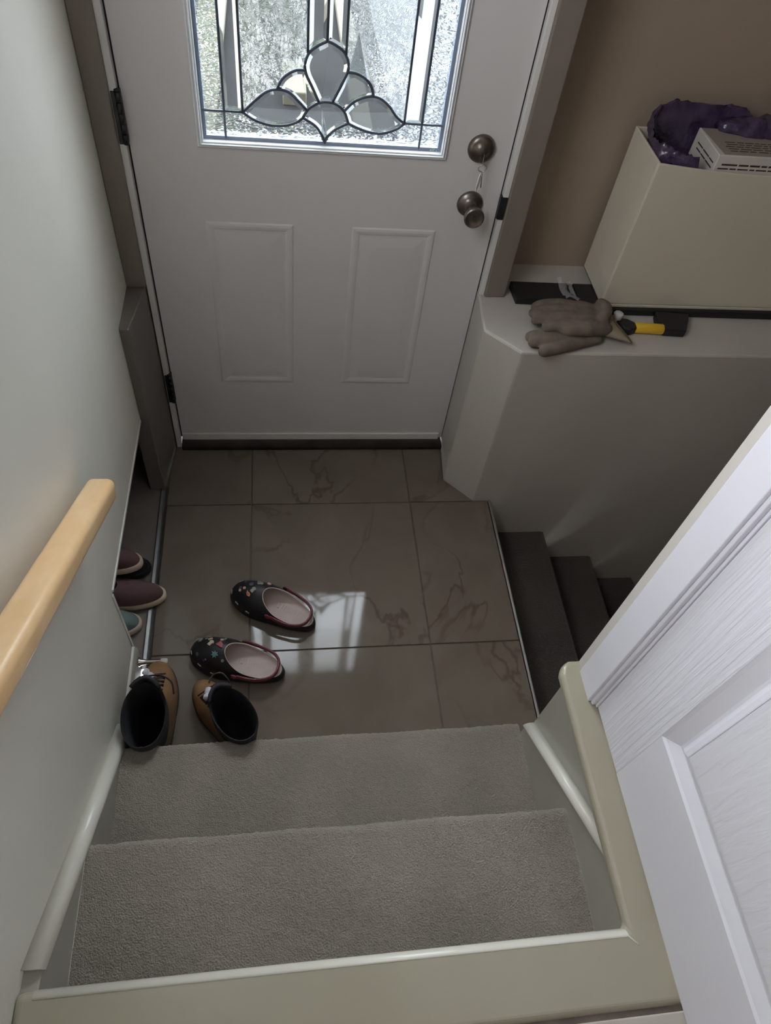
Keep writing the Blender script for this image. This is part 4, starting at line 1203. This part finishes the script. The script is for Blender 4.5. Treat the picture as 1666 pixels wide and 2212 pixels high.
for row, zz in ((0, 0.040), (1, 0.031)):
    xx = bx0 + 0.016 - 0.006 * row
    while xx < bx1 - 0.03:
        wv = R.uniform(0.012, 0.040)
        box('print_line', (xx, by0 - 0.0005, zz), (xx + wv, by0 + 0.001, zz + 0.0042 - row * 0.001), INK, ct); xx += wv + 0.004
for row, zz in ((0, 0.038), (1, 0.026)):
    yy = by0 + 0.012
    while yy < by1 - 0.03:
        wv = R.uniform(0.02, 0.04)
        box('print_line', (bx0 - 0.0005, yy, zz), (bx0 + 0.001, yy + wv, zz + 0.003), INK, ct); yy += wv + 0.004
pb.location.z = 1.004

# ------------------------------------------------------------------ outside, seen through the glass
gr = box('ground_outside', (-9, 0.1, -0.4), (9, 14, -0.2), mat('shade_darkened_asphalt', (0.0045, 0.0048, 0.0052), 0.95, var=0.25, vscale=3, spec=0.1)); tag(gr, 'asphalt ground outside the front door, shade put into its colour', 'ground', kind='structure')  # asphalt colour lowered to stand in for shade from a porch roof
po = box('porch_slab', (-0.29, 0.1, -0.2), (1.35, 1.3, -0.06), mat('porch_grey', (0.045, 0.047, 0.05), 0.85, var=0.1), bevel=0.01); tag(po, 'grey porch slab outside the front door', 'porch')
cr_ = mat('cream_stone', (0.055, 0.05, 0.032), 0.8)
o = box('concrete_path', (1.12, 1.4, -0.2), (2.6, 9, -0.19), mat('pale_concrete', (0.045, 0.048, 0.052), 0.9, var=0.08, vscale=4)); tag(o, 'pale concrete path outside to the right of the door', 'path')
for nm_, lo_, hi_, lb_ in (('curb_stone', (-0.10, 1.9, -0.2), (0.085, 6.0, -0.15), 'cream curb stone running away from the house on the left'), ('curb_stone', (0.46, 2.72, -0.2), (0.60, 3.15, -0.12), 'short cream curb stone in the middle of the asphalt'),
                     ('curb_stone', (0.86, 3.6, -0.2), (0.97, 6.5, -0.15), 'cream curb stone running away from the house in the middle'), ('curb_stone', (-2.5, 2.3, -0.2), (-0.35, 6.0, -0.1), 'wide cream curb stone bed at the far left')):
    o = box(nm_, lo_, hi_, cr_, bevel=0.008); tag(o, lb_, 'curb', 'curb stones outside')

# side walls and soffit added outside to narrow the daylight through the door glass
o = boxes('wall_daylight_baffle', [((1.36, 0.08, -0.4), (1.5, 0.55, 3.4)), ((-0.42, 0.08, -0.4), (-0.30, 0.55, 3.4)), ((1.36, 0.43, -0.4), (6.0, 0.55, 3.4)), ((-5.0, 0.43, -0.4), (-0.30, 0.55, 3.4)), ((-0.42, 0.05, 2.75), (1.5, 0.55, 3.4))], mat('cream_siding_wall', (0.28, 0.26, 0.18), 0.8))
tag(o, 'added cream side walls outside the front door, cutting off side daylight', 'wall', kind='structure')

hd = empty('hedge', (-3.2, 9.0, -0.2)); tag(hd, 'dark green hedge far outside on the left', 'hedge')
v = []; f = []
for i in range(60):
    for j in range(14):
        x = -5 + 9.0 * i / 59; z = 2.0 * j / 13
        v.append((x, 0.35 * noise.noise(Vector((x * 3, 0, z * 3))) - 0.25 * math.sin(math.pi * j / 13), z + (0.2 * noise.noise(Vector((x * 2, 5, 0))) if j == 13 else 0)))
f = [(i * 14 + j, (i + 1) * 14 + j, (i + 1) * 14 + j + 1, i * 14 + j + 1) for i in range(59) for j in range(13)]
o = add('hedge_leaves', fixn(pyd('hedge_leaves', v, f)), mat('hedge_green', (0.022, 0.03, 0.016), 0.9, var=0.5, vscale=9), hd, smooth=True)
sd = o.modifiers.new('s', 'SOLIDIFY'); sd.thickness = 0.6
nb = empty('house', (5.0, 10.5, -0.2)); tag(nb, 'pale neighbouring house far outside on the right', 'house')
o = box('wall', (-3.6, 0, 0), (4.0, 4.0, 3.0), mat('pale_siding', (0.05, 0.053, 0.056), 0.8), nb)
o = prism('roof', [(-3.9, 2.95), (4.3, 2.95), (0.2, 4.6)], 'y', -0.3, 4.3, mat('dark_shingle', (0.02, 0.02, 0.022), 0.9), nb)
for wx in (-2.4, -0.4, 1.8):
    o = box('window', (wx, -0.04, 1.1), (wx + 1.1, 0.02, 2.2), SPACER, nb)
